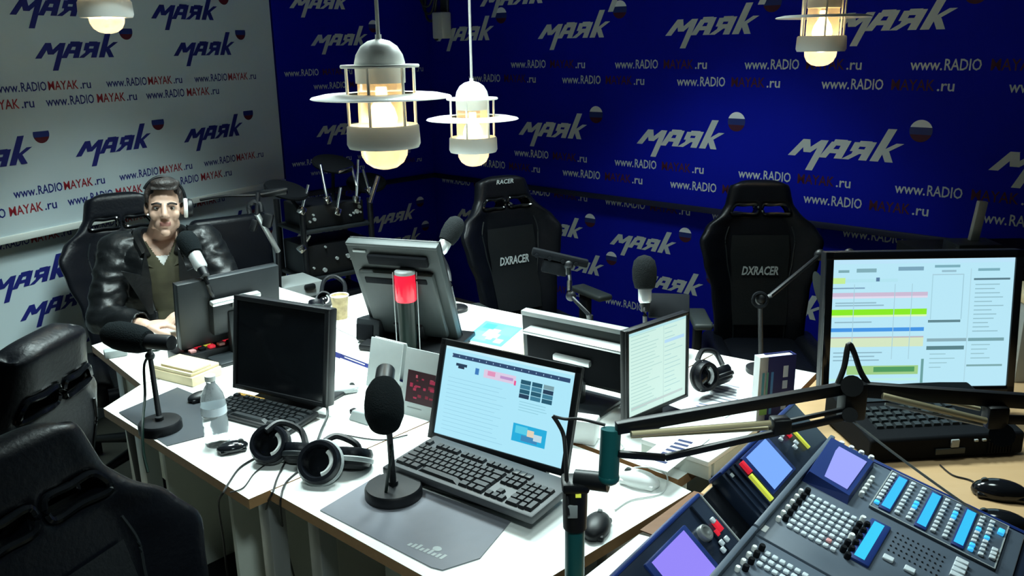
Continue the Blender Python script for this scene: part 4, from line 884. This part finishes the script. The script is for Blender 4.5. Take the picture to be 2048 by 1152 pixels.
part('cable_tail', 'cable', r, lambda m: m.tube([Lb(p) for p in (pt(1106, 832, 1.56), pt(1130, 838, 1.56), pt(1160, 838, 1.55), pt(1210, 850, 1.53))], .003, 8))
part('hanging_wire', 'lgrey', r, lambda m: m.tube([Lb(p) for p in (pt(1700, 838, 1.6), pt(1760, 885, 1.62), pt(1840, 945, 1.65), pt(1925, 1005, 1.66), pt(1965, 1030, 1.7))], .0028, 6))

# ------------------------------------------------------------------ mixing console
th_, sl_ = R(53), R(13.7); MO = Vector((.732, 1.811, .9))
va = Vector((-math.cos(th_), -math.sin(th_), 0)); vb = Vector((math.sin(th_) * math.cos(sl_), -math.cos(th_) * math.cos(sl_), -math.sin(sl_))); vn = va.cross(vb)
inc = R(40); vc = Vector((-math.sin(th_) * math.cos(inc), math.cos(th_) * math.cos(inc), math.sin(inc))); vm = vc.cross(va)
con = thing('mixing_console', 'large grey radio mixing console with lit screens and buttons', 'mixing console', (MO.x, MO.y, ZT)); CO = Vector((MO.x, MO.y, ZT))
fm = lambda a, b, n, o: Matrix(((a.x, b.x, n.x, o.x), (a.y, b.y, n.y, o.y), (a.z, b.z, n.z, o.z), (0, 0, 0, 1)))
MS = fm(va, vb, vn, MO - CO); MBr = fm(va, vc, vm, MO - CO)
UL = 1.0; VD = .425
def cbody(m):
    tp = [MS @ Vector(p) for p in ((0, 0, -.006), (UL, 0, -.006), (UL, VD, -.006), (0, VD, -.006))]; bt = [Vector((p.x, p.y, .002)) for p in tp]
    m.geo(tp + bt, [(0, 1, 2, 3), (7, 6, 5, 4)] + [(i, (i + 1) % 4, (i + 1) % 4 + 4, i + 4) for i in range(4)])
part('body', 'mixd', con, cbody)
for k in range(2):
    u0 = .475 * k + (.0 if k == 0 else .003); u1 = .472 + .475 * k
    tp_ = part('top_panel', 'mixg', con, lambda m: m.box(((u0 + u1) / 2, VD / 2, 0), (u1 - u0, VD, .012), bev=.003), mx=MS)
    part('foot_rail', 'mixg', tp_, lambda m: m.box(((u0 + u1) / 2, .006, .014), (u1 - u0, .012, .02), bev=.003), mx=MS)
part('end_cap', 'mixb', con, lambda m: m.box((-.008, VD / 2, -.012), (.014, VD + .01, .04), bev=.005), mx=MS)
part('front_rail', 'mixd', con, lambda m: m.box((UL / 2, VD + .012, -.016), (UL, .03, .03), bev=.010), mx=MS)
sc_ = part('screen_bezel', 'mixb', con, lambda m: m.geo([(.02, .0, .006), (.22, .012, .006), (.222, .112, .006), (.022, .112, .006), (.025, .008, .03), (.21, .018, .03), (.212, .108, .022), (.027, .108, .022)], [(0, 1, 2, 3), (4, 7, 6, 5), (0, 4, 5, 1), (1, 5, 6, 2), (2, 6, 7, 3), (3, 7, 4, 0)]), 20, mx=MS)
def lit(name, par, pts, col, mx, z=0):
    m = MB(); m.mx = mx; m.recalc = False; m.geo(pts, [(0, 1, 2, 3)], 0, col); return m.build(name, 'scr', par)
lit('screen', sc_, [(.045, .024, .0285), (.195, .026, .0285), (.197, .098, .0245), (.047, .098, .0245)], (.33, .37, 1.0), MS)
KM = {}
def small(name, u, v, mx, kind='btn', s=.011, par=con, z=.006, h=.006, sy=None):
    key = (kind, s, h, sy)
    if key not in KM:
        m = MB()
        if kind in ('knob', 'knobw'): m.lathe([(s / 2, 0), (s / 2, h * .8), (s / 2 * .8, h), (.0005, h)], 12)
        else: m.box((0, 0, h / 2), (s, sy or s, h), bev=.0015, seg=1)
        me = bpy.data.meshes.new(name); m.bm.to_mesh(me); m.bm.free(); me.materials.append(K[{'knob': 'matte', 'knobw': 'whitep'}.get(kind, kind)]); me.set_sharp_from_angle(angle=R(40)); KM[key] = me
    o = bpy.data.objects.new(name, KM[key]); C.objects.link(o); o.parent = par
    M_ = mx @ T4((u, v, z)); x, y, zz = (Vector(M_.col[i][:3]).normalized() for i in range(3))
    o.matrix_local = Matrix(((x.x, y.x, zz.x, M_[0][3]), (x.y, y.y, zz.y, M_[1][3]), (x.z, y.z, zz.z, M_[2][3]), (0, 0, 0, 1))); return o
for i in range(8):
    for j in range(7): small('button', .262 + .0195 * i, .050 + .0145 * j, MS, 'btnr' if (i, j) == (6, 5) else 'btn', .0105)
for i in range(3):
    for j in range(7): small('button', .515 + .0195 * i, .050 + .0145 * j, MS, 'btn', .0105)
for u0 in (.255, .51):
    for i in range(6 if u0 < .4 else 4):
        small('knob', u0 + .026 * i, .036, MS, 'knob', .012, h=.012); small('knob', u0 + .013 + .026 * i, .026, MS, 'knobw', .010, h=.010)
    for i in range(6 if u0 < .4 else 3): small('knob', u0 + .026 * i, .152, MS, 'knobw' if i % 3 == 0 else 'knob', .012, h=.013); small('knob', u0 + .013 + .026 * i, .164, MS, 'knob', .012, h=.013)
for i in range(4): small('knob', .006, .030 + .023 * i, MS, 'knobw', .013, h=.016)
for i in range(5): small('knob', .085 + .020 * i, .124, MS, 'knobw', .011, h=.012)
ld = part('status_display', 'mixb', con, lambda m: m.box((.313, .184, .008), (.165, .040, .008), bev=.003), mx=MS)
lit('screen', ld, [(.24, .172, .0125), (.385, .172, .0125), (.385, .192, .0125), (.24, .192, .0125)], (.03, .62, .95), MS)
sp = part('channel_panel', 'mixg', con, lambda m: m.box((.10, .27, .008), (.185, .245, .006), bev=.002), mx=MS)
def outl(m):
    for a, b, c, d in ((.008, .1475, .008, .3925), (.192, .1475, .192, .3925)): m.box(((a + c) / 2, (b + d) / 2, .0115), (.0025, .245, .0015))
    for v in (.1485, .3915): m.box((.10, v, .0115), (.186, .0025, .0015))
part('panel_outline', 'lgrey', sp, outl, mx=MS)
for v in (.176, .248, .320):
    fr_ = part('fader_display', 'mixb', con, lambda m: m.box((.10, v, .012), (.17, .024, .006), bev=.002), mx=MS)
    lit('screen', fr_, [(.025, v - .009, .0153), (.175, v - .009, .0153), (.175, v + .009, .0153), (.025, v + .009, .0153)], (.03, .55, .95), MS)
for j, v in enumerate((.157, .199, .222, .271, .294, .343, .362)):
    for i in range(9): small('channel_button', .028 + .0178 * i, v, MS, 'btnc' if (j, i) in ((0, 8), (2, 4), (2, 5), (4, 2), (4, 3), (5, 3), (6, 4)) or (j == 5 and i > 6) else 'btn', .0105, z=.011, h=.006)
for i in range(3): small('channel_button', .13 + .016 * i, .382, MS, 'btn', .012, z=.011)
part('jog_key', 'rled', con, lambda m: m.box((.05, .382, .014), (.02, .012, .008), bev=.002), mx=MS).data.materials[0] = K['btnc']
def dots(m):
    for i in range(5):
        for j in range(10): m.cyl((.232 + .018 * i, .218 + .010 * j, .006), (.232 + .018 * i, .218 + .010 * j, .0075), .0022, seg=6)
part('speaker_grille', 'matte', con, dots, mx=MS)
for i in range(4): small('knob', .226 + .018 * i, .338, MS, 'btn', .014, h=.009, sy=.024)
for j in range(3): small('knob', .335, .225 + .04 * j, MS, 'btn', .016, h=.006, sy=.02)
for i in range(2): small('badge', .245 + .475 * i - .0 + .2, .018, MS, 'whitep', .022, h=.002, sy=.010)
# meter bridge
for k, (u0, u1) in enumerate(((-.015, .415), (.515, 1.0))):
    br = part('meter_bridge', 'mixd', con, lambda m: m.box(((u0 + u1) / 2, .056, -.018), (u1 - u0, .116, .036), bev=.004), mx=MBr)
    part('bridge_edge', 'mixb', br, lambda m: m.box(((u0 + u1) / 2, .115, -.018), (u1 - u0, .008, .04), bev=.003), mx=MBr)
    part('bridge_rib', 'mixd', br, lambda m: [m.box((u1 - .012 - .022 * q if k == 0 else u0 + .05 + .0 * q, .056, .002), (.004, .108, .006)) for q in range(3)], mx=MBr)
    part('bridge_back', 'mixd', br, lambda m: m.geo([MBr @ Vector(p) for p in ((u0, .112, -.03), (u1, .112, -.03))] + [Vector((*(MBr @ Vector((p, .112, -.03)))[:2], .003)) for p in (u1, u0)] + [MBr @ Vector(p) for p in ((u0, .0, -.03), (u1, .0, -.03))] + [Vector((*(MBr @ Vector((p, .0, -.03)))[:2], .003)) for p in (u1, u0)], [(0, 1, 2, 3), (7, 6, 5, 4), (0, 3, 7, 4), (1, 5, 6, 2), (0, 4, 5, 1), (3, 2, 6, 7)]))
    if k == 0: s0, s1, h0, h1_ = .208, .316, .020, .104
    else: s0, s1, h0, h1_ = .630, .752, .002, .090
    f_ = part('screen_bezel', 'mixb', br, lambda m: m.box(((s0 + s1) / 2, (h0 + h1_) / 2, .002), (s1 - s0 + .03, h1_ - h0 + .012, .008), bev=.003), mx=MBr)
    lit('screen', f_, [(s0, h0, .0065), (s1, h0, .0065), (s1, h1_, .0065), (s0, h1_, .0065)], (.20, .42, 1.0) if k == 0 else (.30, .24, .95), MBr)
    if k == 0:
        mt_ = part('level_meter', 'yled', br, lambda m: m.box((.345, .042, .004), (.010, .064, .008), bev=.001), mx=MBr); part('peak_light', 'rled', br, lambda m: m.box((.338, .090, .004), (.012, .028, .008), bev=.001), mx=MBr)
        part('level_meter', 'yled', br, lambda m: m.box((.088, .048, .004), (.008, .05, .006), bev=.001), mx=MBr); part('peak_light', 'rled', br, lambda m: m.box((.115, .085, .004), (.010, .036, .006), bev=.001), mx=MBr)
        small('bridge_button', .150, .085, MBr, 'btn', .012); small('bridge_button', .125, .052, MBr, 'btn', .012); small('bridge_button', .142, .047, MBr, 'btn', .012); small('bridge_button', .165, .080, MBr, 'btn', .010)
        part('badge', 'lgrey', br, lambda m: m.box((.395, .098, .002), (.014, .008, .003)), mx=MBr)
    else:
        kn = part('jog_dial', 'steel', br, lambda m: m.lathe([(.016, 0), (.016, .008), (.014, .011), (.010, .011), (.010, .006), (.0005, .006)], 24, c=(.586, .060, .0)), mx=MBr)
        for (u, h) in ((.548, .066), (.572, .028), (.582, .018), (.553, .026)): small('bridge_button', u, h, MBr, 'btn', .011)
        part('peak_light', 'rled', br, lambda m: (m.box((.540, .052, .003), (.014, .022, .006), bev=.001), m.box((.556, .045, .003), (.008, .012, .006), bev=.001)), mx=MBr)
part('bridge_gap_panel', 'gloss', con, lambda m: m.box((.465, .050, -.036), (.10, .112, .012), bev=.002), mx=MBr)
part('gap_edge', 'lgrey', con, lambda m: m.box((.514, .052, -.004), (.003, .122, .010)), mx=MBr)

# ------------------------------------------------------------------ right desk equipment
e1 = on(1738, 928); eq = thing('broadcast_unit', 'black equipment box with small keys in front of the big monitor', 'audio device', (e1.x, e1.y, ZT), R(5))
bx = part('case', 'matte', eq, lambda m: m.geo([(0, 0, .004), (.42, 0, .004), (.42, .27, .004), (0, .27, .004), (0, .0, .065), (.42, 0, .065), (.42, .27, .105), (0, .27, .105)], [(3, 2, 1, 0), (4, 5, 6, 7), (0, 1, 5, 4), (1, 2, 6, 5), (2, 3, 7, 6), (3, 0, 4, 7)]), 20, .008)
part('front_label', 'lgrey', bx, lambda m: m.box((.215, -.003, .025), (.08, .004, .016), bev=.001)).data.materials[0] = K['grey']
part('front_buttons', 'lgrey', bx, lambda m: [m.box((.26 + .022 * k, -.004, .052), (.010, .006, .006), bev=.001) for k in range(1, 6)] + [m.box((.225, -.004, .047), (.022, .006, .022), bev=.002)])
part('side_grille', 'matte', bx, lambda m: [m.box((.32 + .008 * k, -.002, .028), (.004, .006, .03)) for k in range(9)])
for i in range(10):
    for j in range(4):
        o = bpy.data.objects.new('key', key_mesh(.022, .02, .007, 'dgrey')); C.objects.link(o); o.parent = eq; o.location = (.05 + .026 * i, .06 + .026 * j, .0735 + (.026 * j) * .148); o.rotation_euler = (R(8.4), 0, 0)
part('display', 'gloss', eq, lambda m: m.box((.20, .20, .096), (.26, .05, .004), (R(8.4), 0, 0)))
part('foot', 'matte', eq, lambda m: [m.cyl((x, y, 0), (x, y, .006), .012) for x in (.03, .39) for y in (.03, .24)])
cb = pt(1975, 560, 3.1); cab = thing('cabinet', 'dark cabinet standing behind the big monitor', 'cabinet', (cb.x, cb.y, 0))
zt_ = on(1975, 512, 1.05).z; part('carcass', 'matte', cab, lambda m: m.box((.05, .12, .52), (.5, .40, 1.04), bev=.006)); part('door', 'black', cab, lambda m: m.box((.05, -.085, .52), (.48, .016, 1.0), bev=.003))
dv_ = thing('wireless_receiver', 'small dark device with an upright pale antenna block, on the dark cabinet', 'receiver', (cb.x - .02, cb.y + .06, 1.04))
part('case', 'dgrey', dv_, lambda m: m.box((-.02, 0, .025), (.16, .12, .05), bev=.006)); part('antenna', 'lgrey', dv_, lambda m: m.box((.0, .02, .12), (.034, .022, .15), (0, R(6), 0), .004))
gb = on(2062, 775, ZT); bxx = thing('storage_box', 'pale grey box with a beige lid at the right picture edge', 'box', (gb.x + .02, gb.y + .12, ZT))
part('body', 'lgrey', bxx, lambda m: m.box((.04, .0, .13), (.18, .16, .26), bev=.004)); part('lid', 'tan', bxx, lambda m: m.box((.04, 0, .275), (.19, .17, .03), bev=.004)); part('spine_label', 'whitep', bxx, lambda m: m.box((.04, -.0805, .22), (.15, .003, .05)))

# ------------------------------------------------------------------ small things on the white desks
bt = on(436, 888); bo = thing('water_bottle', 'clear plastic water bottle on the left front desk beside the keyboard', 'bottle', bt)
part('bottle_body', 'pet', bo, lambda m: m.lathe([(.030, .0), (.034, .006), (.034, .03), (.031, .038), (.034, .046), (.034, .075), (.031, .083), (.034, .091), (.034, .125), (.029, .15), (.018, .172), (.0125, .18), (.0125, .192)], 26), 60)
part('bottle_label', 'petcap', bo, lambda m: m.lathe([(.0345, .095), (.0345, .118)], 26, cap=False)); part('cap', 'whitep', bo, lambda m: m.lathe([(.0145, .190), (.0145, .204), (.012, .206)], 18))
x0 = on(374, 752, .75); wb_ = thing('wooden_block', 'pale yellow wooden block box behind the left desk mat', 'box', (x0.x, x0.y, ZT), R(-29))
part('body', 'tan', wb_, lambda m: m.box((0, 0, .016), (.20, .125, .032), bev=.003)); part('lid', 'tan', wb_, lambda m: m.box((-.005, .002, .038), (.192, .12, .012), bev=.003)); part('stacked_slat', 'tan', wb_, lambda m: m.box((.015, -.01, .048), (.15, .08, .008), bev=.002))
ct = on(424, 706); cp = thing('control_panel', 'black control panel with red and yellow buttons under the monitor of the seated man', 'control panel', (ct.x, ct.y, ZT), R(46))
part('case', 'black', cp, lambda m: m.box((0, 0, .018), (.27, .13, .036), None, .005))
for i in range(6):
    for j in range(3): small('button', -.09 + .036 * i, -.04 + .036 * j, T4((0, 0, 0)), ['btnr', 'rled', 'matte', 'yled', 'rled', 'matte'][(i * 2 + j * 5) % 6], .022, cp, .036, .010)
part('rim', 'lgrey', cp, lambda m: m.box((0, .064, .036), (.27, .006, .008), None, .001))
cu = on(682, 637); cuo = thing('paper_cup', 'printed paper cup behind the switched off monitor', 'cup', cu)
part('cup_wall', 'cupm', cuo, lambda m: m.lathe([(.026, 0), (.036, .098), (.034, .098), (.025, .006)], 26)); part('rim', 'whitep', cuo, lambda m: m.tube([(.036 * math.cos(a), .036 * math.sin(a), .099) for a in [R(20 * k) for k in range(18)]], .0025, 6, closed=True)); part('drink', 'whitep', cuo, lambda m: m.lathe([(.0005, .088), (.0335, .088)], 24, cap=False))
bc = on(818, 712); be = thing('beacon_light', 'red signal beacon on a dark post before the touch screen', 'beacon', bc)
part('post', 'green', be, lambda m: m.lathe([(.036, .004), (.036, .02), (.031, .03), (.033, .205)], 24)); part('base_ring', 'dgrey', be, lambda m: m.lathe([(.042, 0), (.042, .008), (.036, .012)], 24))
ln = part('red_lens', 'redlens', be, lambda m: m.lathe([(.034, .205), (.037, .210), (.037, .296), (.034, .303)], 28)); part('lens_cap', 'lgrey', ln, lambda m: m.lathe([(.036, .302), (.036, .312), (.032, .316)], 24))
part('guard_rod', 'steel', be, lambda m: (m.cyl((-.039, -.006, .01), (-.041, -.006, .31), .002), m.cyl((.041, -.006, .01), (.041, -.006, .31), .002)))
bs_ = on(748, 680); bso = thing('small_speaker', 'small dark speaker box left of the red beacon', 'speaker', bs_, R(-20))
part('case', 'dgrey', bso, lambda m: m.box((0, 0, .045), (.10, .09, .09), (R(-8), 0, 0), .01)); part('front_grille', 'matte', bso, lambda m: m.box((-.01, -.047, .045), (.07, .006, .06), (R(-8), 0, 0), .003))
def card(label, px0, px1, px2, h, pic=False):
    a, b = on(*px0), on(*px1); an = math.atan2(b.y - a.y, b.x - a.x); r = thing('card_holder', label, 'card holder', ((a + b) / 2), an); w = (b - a).length
    MX = Matrix.Rotation(R(-14), 4, 'X')
    bd_ = part('front_panel', 'lgrey', r, lambda m: m.box((0, 0, h / 2), (w, .006, h), bev=.001), mx=MX); part('back_panel', 'lgrey', r, lambda m: m.box((0, .075, h * .48), (w, .005, h * .98), (R(16), 0, 0), .001))
    if pic:
        m = MB(); m.mx = MX; m.recalc = False; m.rect(-w * .38, h * .20, w * .38, h * .68, -.0035, (.03, .008, .012))
        rnd = random.Random(4)
        for k in range(16): x, z = rnd.uniform(-.3, .27) * w, rnd.uniform(.23, .60) * h; m.rect(x, z, x + w * rnd.uniform(.05, .16), z + h * rnd.uniform(.02, .06), -.0037 - k * .00002, rnd.choice([(.35, .02, .06), (.45, .08, .12), (.2, .01, .03)]))
        m.rect(-w * .3, h * .12, w * .1, h * .13, -.004, (.15, .16, .16)); m.build('picture', 'prn', bd_)
    return r
card('grey card holder with a dark red picture beside the laptop', (800, 825), (872, 845), 0, .20, True)
card('plain grey card holder behind the front foam microphone', (733, 770), (795, 788), 0, .16)
dp = on(728, 840); dpo = thing('tape_dispenser', 'small grey green clip box on the desk left of the front foam microphone', 'box', dp, R(-35))
part('body', 'lgrey', dpo, lambda m: m.geo([(-.04, -.025, 0), (.04, -.025, 0), (.04, .025, 0), (-.04, .025, 0), (-.03, -.018, .03), (.03, -.018, .035), (.03, .018, .035), (-.03, .018, .03)], [(3, 2, 1, 0), (4, 5, 6, 7), (0, 1, 5, 4), (1, 2, 6, 5), (2, 3, 7, 6), (3, 0, 4, 7)]), 20, .004); part('clip', 'black', dpo, lambda m: m.box((-.035, 0, .018), (.03, .02, .016), bev=.004))
wc = on(1165, 880); wco = thing('power_adapter', 'white adapter box standing behind the teal arm pole', 'adapter', (wc.x, wc.y, ZT), R(-20))
part('body', 'whitep', wco, lambda m: m.box((0, 0, .035), (.085, .06, .07), bev=.006)); part('cord', 'cablew', wco, lambda m: m.tube([(.04, 0, .01), (.09, .02, .003), (.12, -.02, .003), (.1, -.05, .003)], .002, 6))

ad = on(232, 712); ado = thing('small_adapter', 'small grey green adapter with a cord under the left level microphone', 'adapter', ad, R(30))
part('body', 'lgrey', ado, lambda m: m.box((0, 0, .014), (.075, .045, .028), bev=.005)); part('cord', 'green', ado, lambda m: m.tube([(.035, 0, .012), (.07, .02, .004), (.10, -.01, .004), (.14, -.03, .004), (.16, .02, .004)], .003, 6))

# ------------------------------------------------------------------ loose cables
def cable(label, pts, r_=.0028, mt='cable'):
    o = part('cable', mt, None, lambda m: m.tube([Vector(p) for p in pts], r_, 6)); return tag(o, label, 'cable')
def hang(x, y, px, py, z): p = on(px, py, z); return p
cable('black cable looping over the desk edge left of the two headphones', [on(512, 915, .753), on(480, 935, .753), on(458, 965, .753), on(447, 985, .756), on(437, 1010, .70), on(447, 1080, .5), on(455, 1150, .30), on(470, 1230, .05)])
cable('black cable falling over the desk edge from the left headphones', [on(570, 925, .753), on(555, 955, .753), on(545, 985, .757), on(534, 1010, .70), on(530, 1060, .55), on(545, 1110, .4)])
cable('black cable falling over the desk edge from the right headphones', [on(600, 940, .753), on(572, 965, .753), on(562, 995, .757), on(562, 1030, .68), on(572, 1090, .5), on(590, 1160, .3)])
cable('thin dark cable crossing the white desk below the left headphones', [on(545, 920, .753), on(510, 945, .753), on(487, 975, .753), on(460, 985, .753)], .0018)
cable('grey cable arching from the switched off monitor to the pale ringed headphones', [on(652, 800, .80), on(655, 830, .77), on(643, 860, .756), on(636, 880, .80)], .004, 'grey')
cable('pale cable running across the desk by the beacon', [on(640, 640, .754), on(700, 668, .754), on(760, 690, .754), on(800, 680, .756), on(850, 690, .754), on(870, 700, .754)], .003, 'cablew')
cable('blue grey cable coil behind the card holders', [on(770, 690, .756), on(785, 672, .757), on(810, 668, .758), on(835, 680, .757), on(850, 668, .757), on(880, 672, .756)], .004, 'fblue')
cable('thin dark cable on the desk between the laptop and the front microphone', [on(690, 870, .753), on(760, 880, .753), on(815, 870, .753)], .0018)
cable('dark cable on the wooden desk leading to the farther mouse', [on(1880, 930, .753), on(1905, 950, .753), on(1940, 960, .753), on(1965, 975, .755)], .002)
cable('pale looping cable on the white desk near the teal pole', [on(1240, 960, .753), on(1270, 935, .753), on(1330, 945, .753), on(1325, 985, .753), on(1262, 1000, .753), on(1230, 1020, .753)], .002, 'cablew')

# ------------------------------------------------------------------ things under and behind the desks
u_ = thing('computer_case', 'black computer case on the floor under the left front desk', 'computer', (*en(-.41, .175), 0), AE)
part('case', 'matte', u_, lambda m: m.box((0, 0, .135), (.30, .19, .25), bev=.008)); part('front_panel', 'black', u_, lambda m: m.box((0, -.098, .135), (.28, .01, .23), bev=.003)); part('foot', 'matte', u_, lambda m: [m.box((x, 0, .005), (.03, .17, .01)) for x in (-.12, .12)])
oc = pt(495, 540, 4.2); ofc = thing('office_chair', 'low black office chair behind the shoulder of the seated man', 'chair', (oc.x, oc.y, 0), R(35))
part('backrest', 'leather', ofc, lambda m: m.box((0, .2, .80), (.40, .08, .40), (R(-6), 0, 0), .035, seg=3)); part('seat', 'leather', ofc, lambda m: m.box((0, -.02, .46), (.46, .46, .09), bev=.035, seg=3)); part('column', 'steel', ofc, lambda m: (m.cyl((0, 0, .06), (0, 0, .43), .028), m.box((0, .22, .55), (.06, .02, .34), bev=.004)))
part('base', 'black', ofc, lambda m: [m.cyl((0, 0, .06), (.28 * math.cos(k * 1.2566), .28 * math.sin(k * 1.2566), .03), .026, .02) for k in range(5)])
for s in (-1, 1): part('armrest', 'black', ofc, lambda m: (m.box((s * .26, -.02, .66), (.06, .26, .03), bev=.01), m.box((s * .25, -.02, .55), (.02, .05, .2))))
ms = pt(545, 600, 4.15); stn = thing('microphone_stand', 'silver boom microphone stand with black clips before the white wall', 'microphone stand', (ms.x, ms.y, 0)); LS = lambda p: Vector(p) - Vector((ms.x, ms.y, 0))
part('boom_tube', 'silver', stn, lambda m: m.cyl(LS(pt(514, 428, 3.95)), LS(pt(556, 503, 4.1)), .013)); part('upright', 'black', stn, lambda m: m.cyl((0, 0, .03), LS(pt(556, 503, 4.1)), .014, .012))
part('clip', 'black', stn, lambda m: (m.tube([LS(pt(x, y, 3.95)) for x, y in ((500, 428), (498, 412), (508, 404), (520, 410), (524, 424))], .012, 8), m.cyl(LS(pt(514, 430, 3.95)), LS(pt(516, 385, 3.95)), .011), m.box(LS(pt(536, 440, 3.97)), (.045, .03, .07), (0, .3, 0), .01), m.box(LS(pt(508, 450, 3.97)), (.03, .03, .06), (0, .4, 0), .008)))
part('cross_arm', 'black', stn, lambda m: (m.tube([LS(pt(x, y, 4.0)) for x, y in ((400, 400), (450, 392), (516, 390), (575, 378))], .007, 6), m.box(LS(pt(548, 385, 4.02)), (.13, .03, .035), (0, -.1, 0), .01)))
part('tripod', 'black', stn, lambda m: [m.cyl((0, 0, .25), (.3 * math.cos(k * 2.1), .3 * math.sin(k * 2.1), .012), .010) for k in range(3)])
rk = pt(655, 520, 4.75); rko = thing('drum_rack', 'cluttered black rack of devices and chrome clamps in the room corner', 'equipment rack', (rk.x, rk.y, 0), R(38)); 
for x in (-.20, .20):
    for y in (-.16, .16): part('post', 'black', rko, lambda m: m.cyl((x, y, 0), (x, y, 1.02), .016))
for z in (.34, .62, .88): part('shelf', 'dgrey', rko, lambda m: m.box((0, 0, z), (.42, .34, .018), bev=.003))
rnd = random.Random(11)
for (z, h, w) in ((.355, .16, .36), (.635, .17, .38), (.895, .12, .34)):
    dvv = part('device', 'black', rko, lambda m: m.box((0, 0, z + h / 2 - .004), (w, .28, h), bev=.006))
    part('device_knobs', 'lgrey', dvv, lambda m: [m.cyl((x, -.14, z + zz), (x, -.152, z + zz), rnd.choice((.006, .009, .012)), seg=10) for x, zz in [(rnd.uniform(-w * .45, w * .45), rnd.uniform(.02, h - .02)) for _ in range(9)]])
for i, (x, z, l, a) in enumerate([(-.20, 1.0, .16, .6), (-.05, 1.04, .20, -.3), (.12, 1.02, .22, .2), (.20, 1.06, .14, -.5), (-.22, .80, .12, 1.0), (.0, .97, .14, .4)]):
    part('chrome_clamp', 'chrome', rko, lambda m: (m.cyl((x, -.16, z), (x + l * math.sin(a) * .5, -.17, z + l * math.cos(a)), .008), m.box((x, -.16, z), (.035, .035, .04), (0, a, 0), .006)))
for i, (x, y, z) in enumerate([(-.26, -.12, 1.10), (.05, -.05, 1.20), (.30, .05, 1.06)]):
    part('pad', 'matte', rko, lambda m: (m.lathe([(.11, 0), (.115, .01), (.11, .02), (.02, .024)], 28, M=T4((x, y, z)) @ Matrix.Rotation(R(18), 4, 'X') @ Matrix.Rotation(R(10 - 8 * i), 4, 'Y')), m.cyl((x, y, z), (x * .7, y, .98), .009)))
part('bar', 'chrome', rko, lambda m: (m.tube([(.02, -.17, 1.18), (.10, -.17, 1.20), (.12, -.17, 1.10)], .008, 8, smooth=False), m.cyl((.18, -.2, 1.0), (.24, -.2, 1.14), .012)))
wv = thing('stacked_case', 'pale grey speaker case behind the corner of the desk of the seated man', 'case', (*pt(590, 600, 4.35).xy, 0), R(40))
part('body', 'lgrey', wv, lambda m: m.box((0, 0, .34), (.22, .22, .68), bev=.006)); part('front_grille', 'grey', wv, lambda m: m.box((-.0, -.112, .36), (.16, .006, .50), bev=.002))
# wall device with its hanging cable, upper corner
wl = WC + dD * .19; wdv = thing('wall_speaker', 'small pale device with looped wires on the blue wall near the corner', 'wall device', (wl.x, wl.y, 1.93), math.atan2(dD.y, dD.x))
part('case', 'lgrey', wdv, lambda m: m.box((0, -.045, .02), (.10, .085, .17), bev=.008)).data.materials[0] = K['panel']; part('bracket', 'grey', wdv, lambda m: (m.box((0, -.012, .16), (.07, .02, .16), bev=.004), m.box((-.09, -.01, -.05), (.02, .02, .05), (0, .4, 0))))
for k in range(4): part('wire_loop', 'grey', wdv, lambda m: m.tube([(-.04 - .02 * k, -.05, .72), (-.12 - .035 * k, -.06, .35), (-.14 - .02 * k, -.06, .10 + .04 * k), (-.07 - .01 * k, -.06, .06 + .05 * k), (-.03, -.05, .25 + .05 * k), (.01 + .02 * k, -.05, .74)], .008, 6))
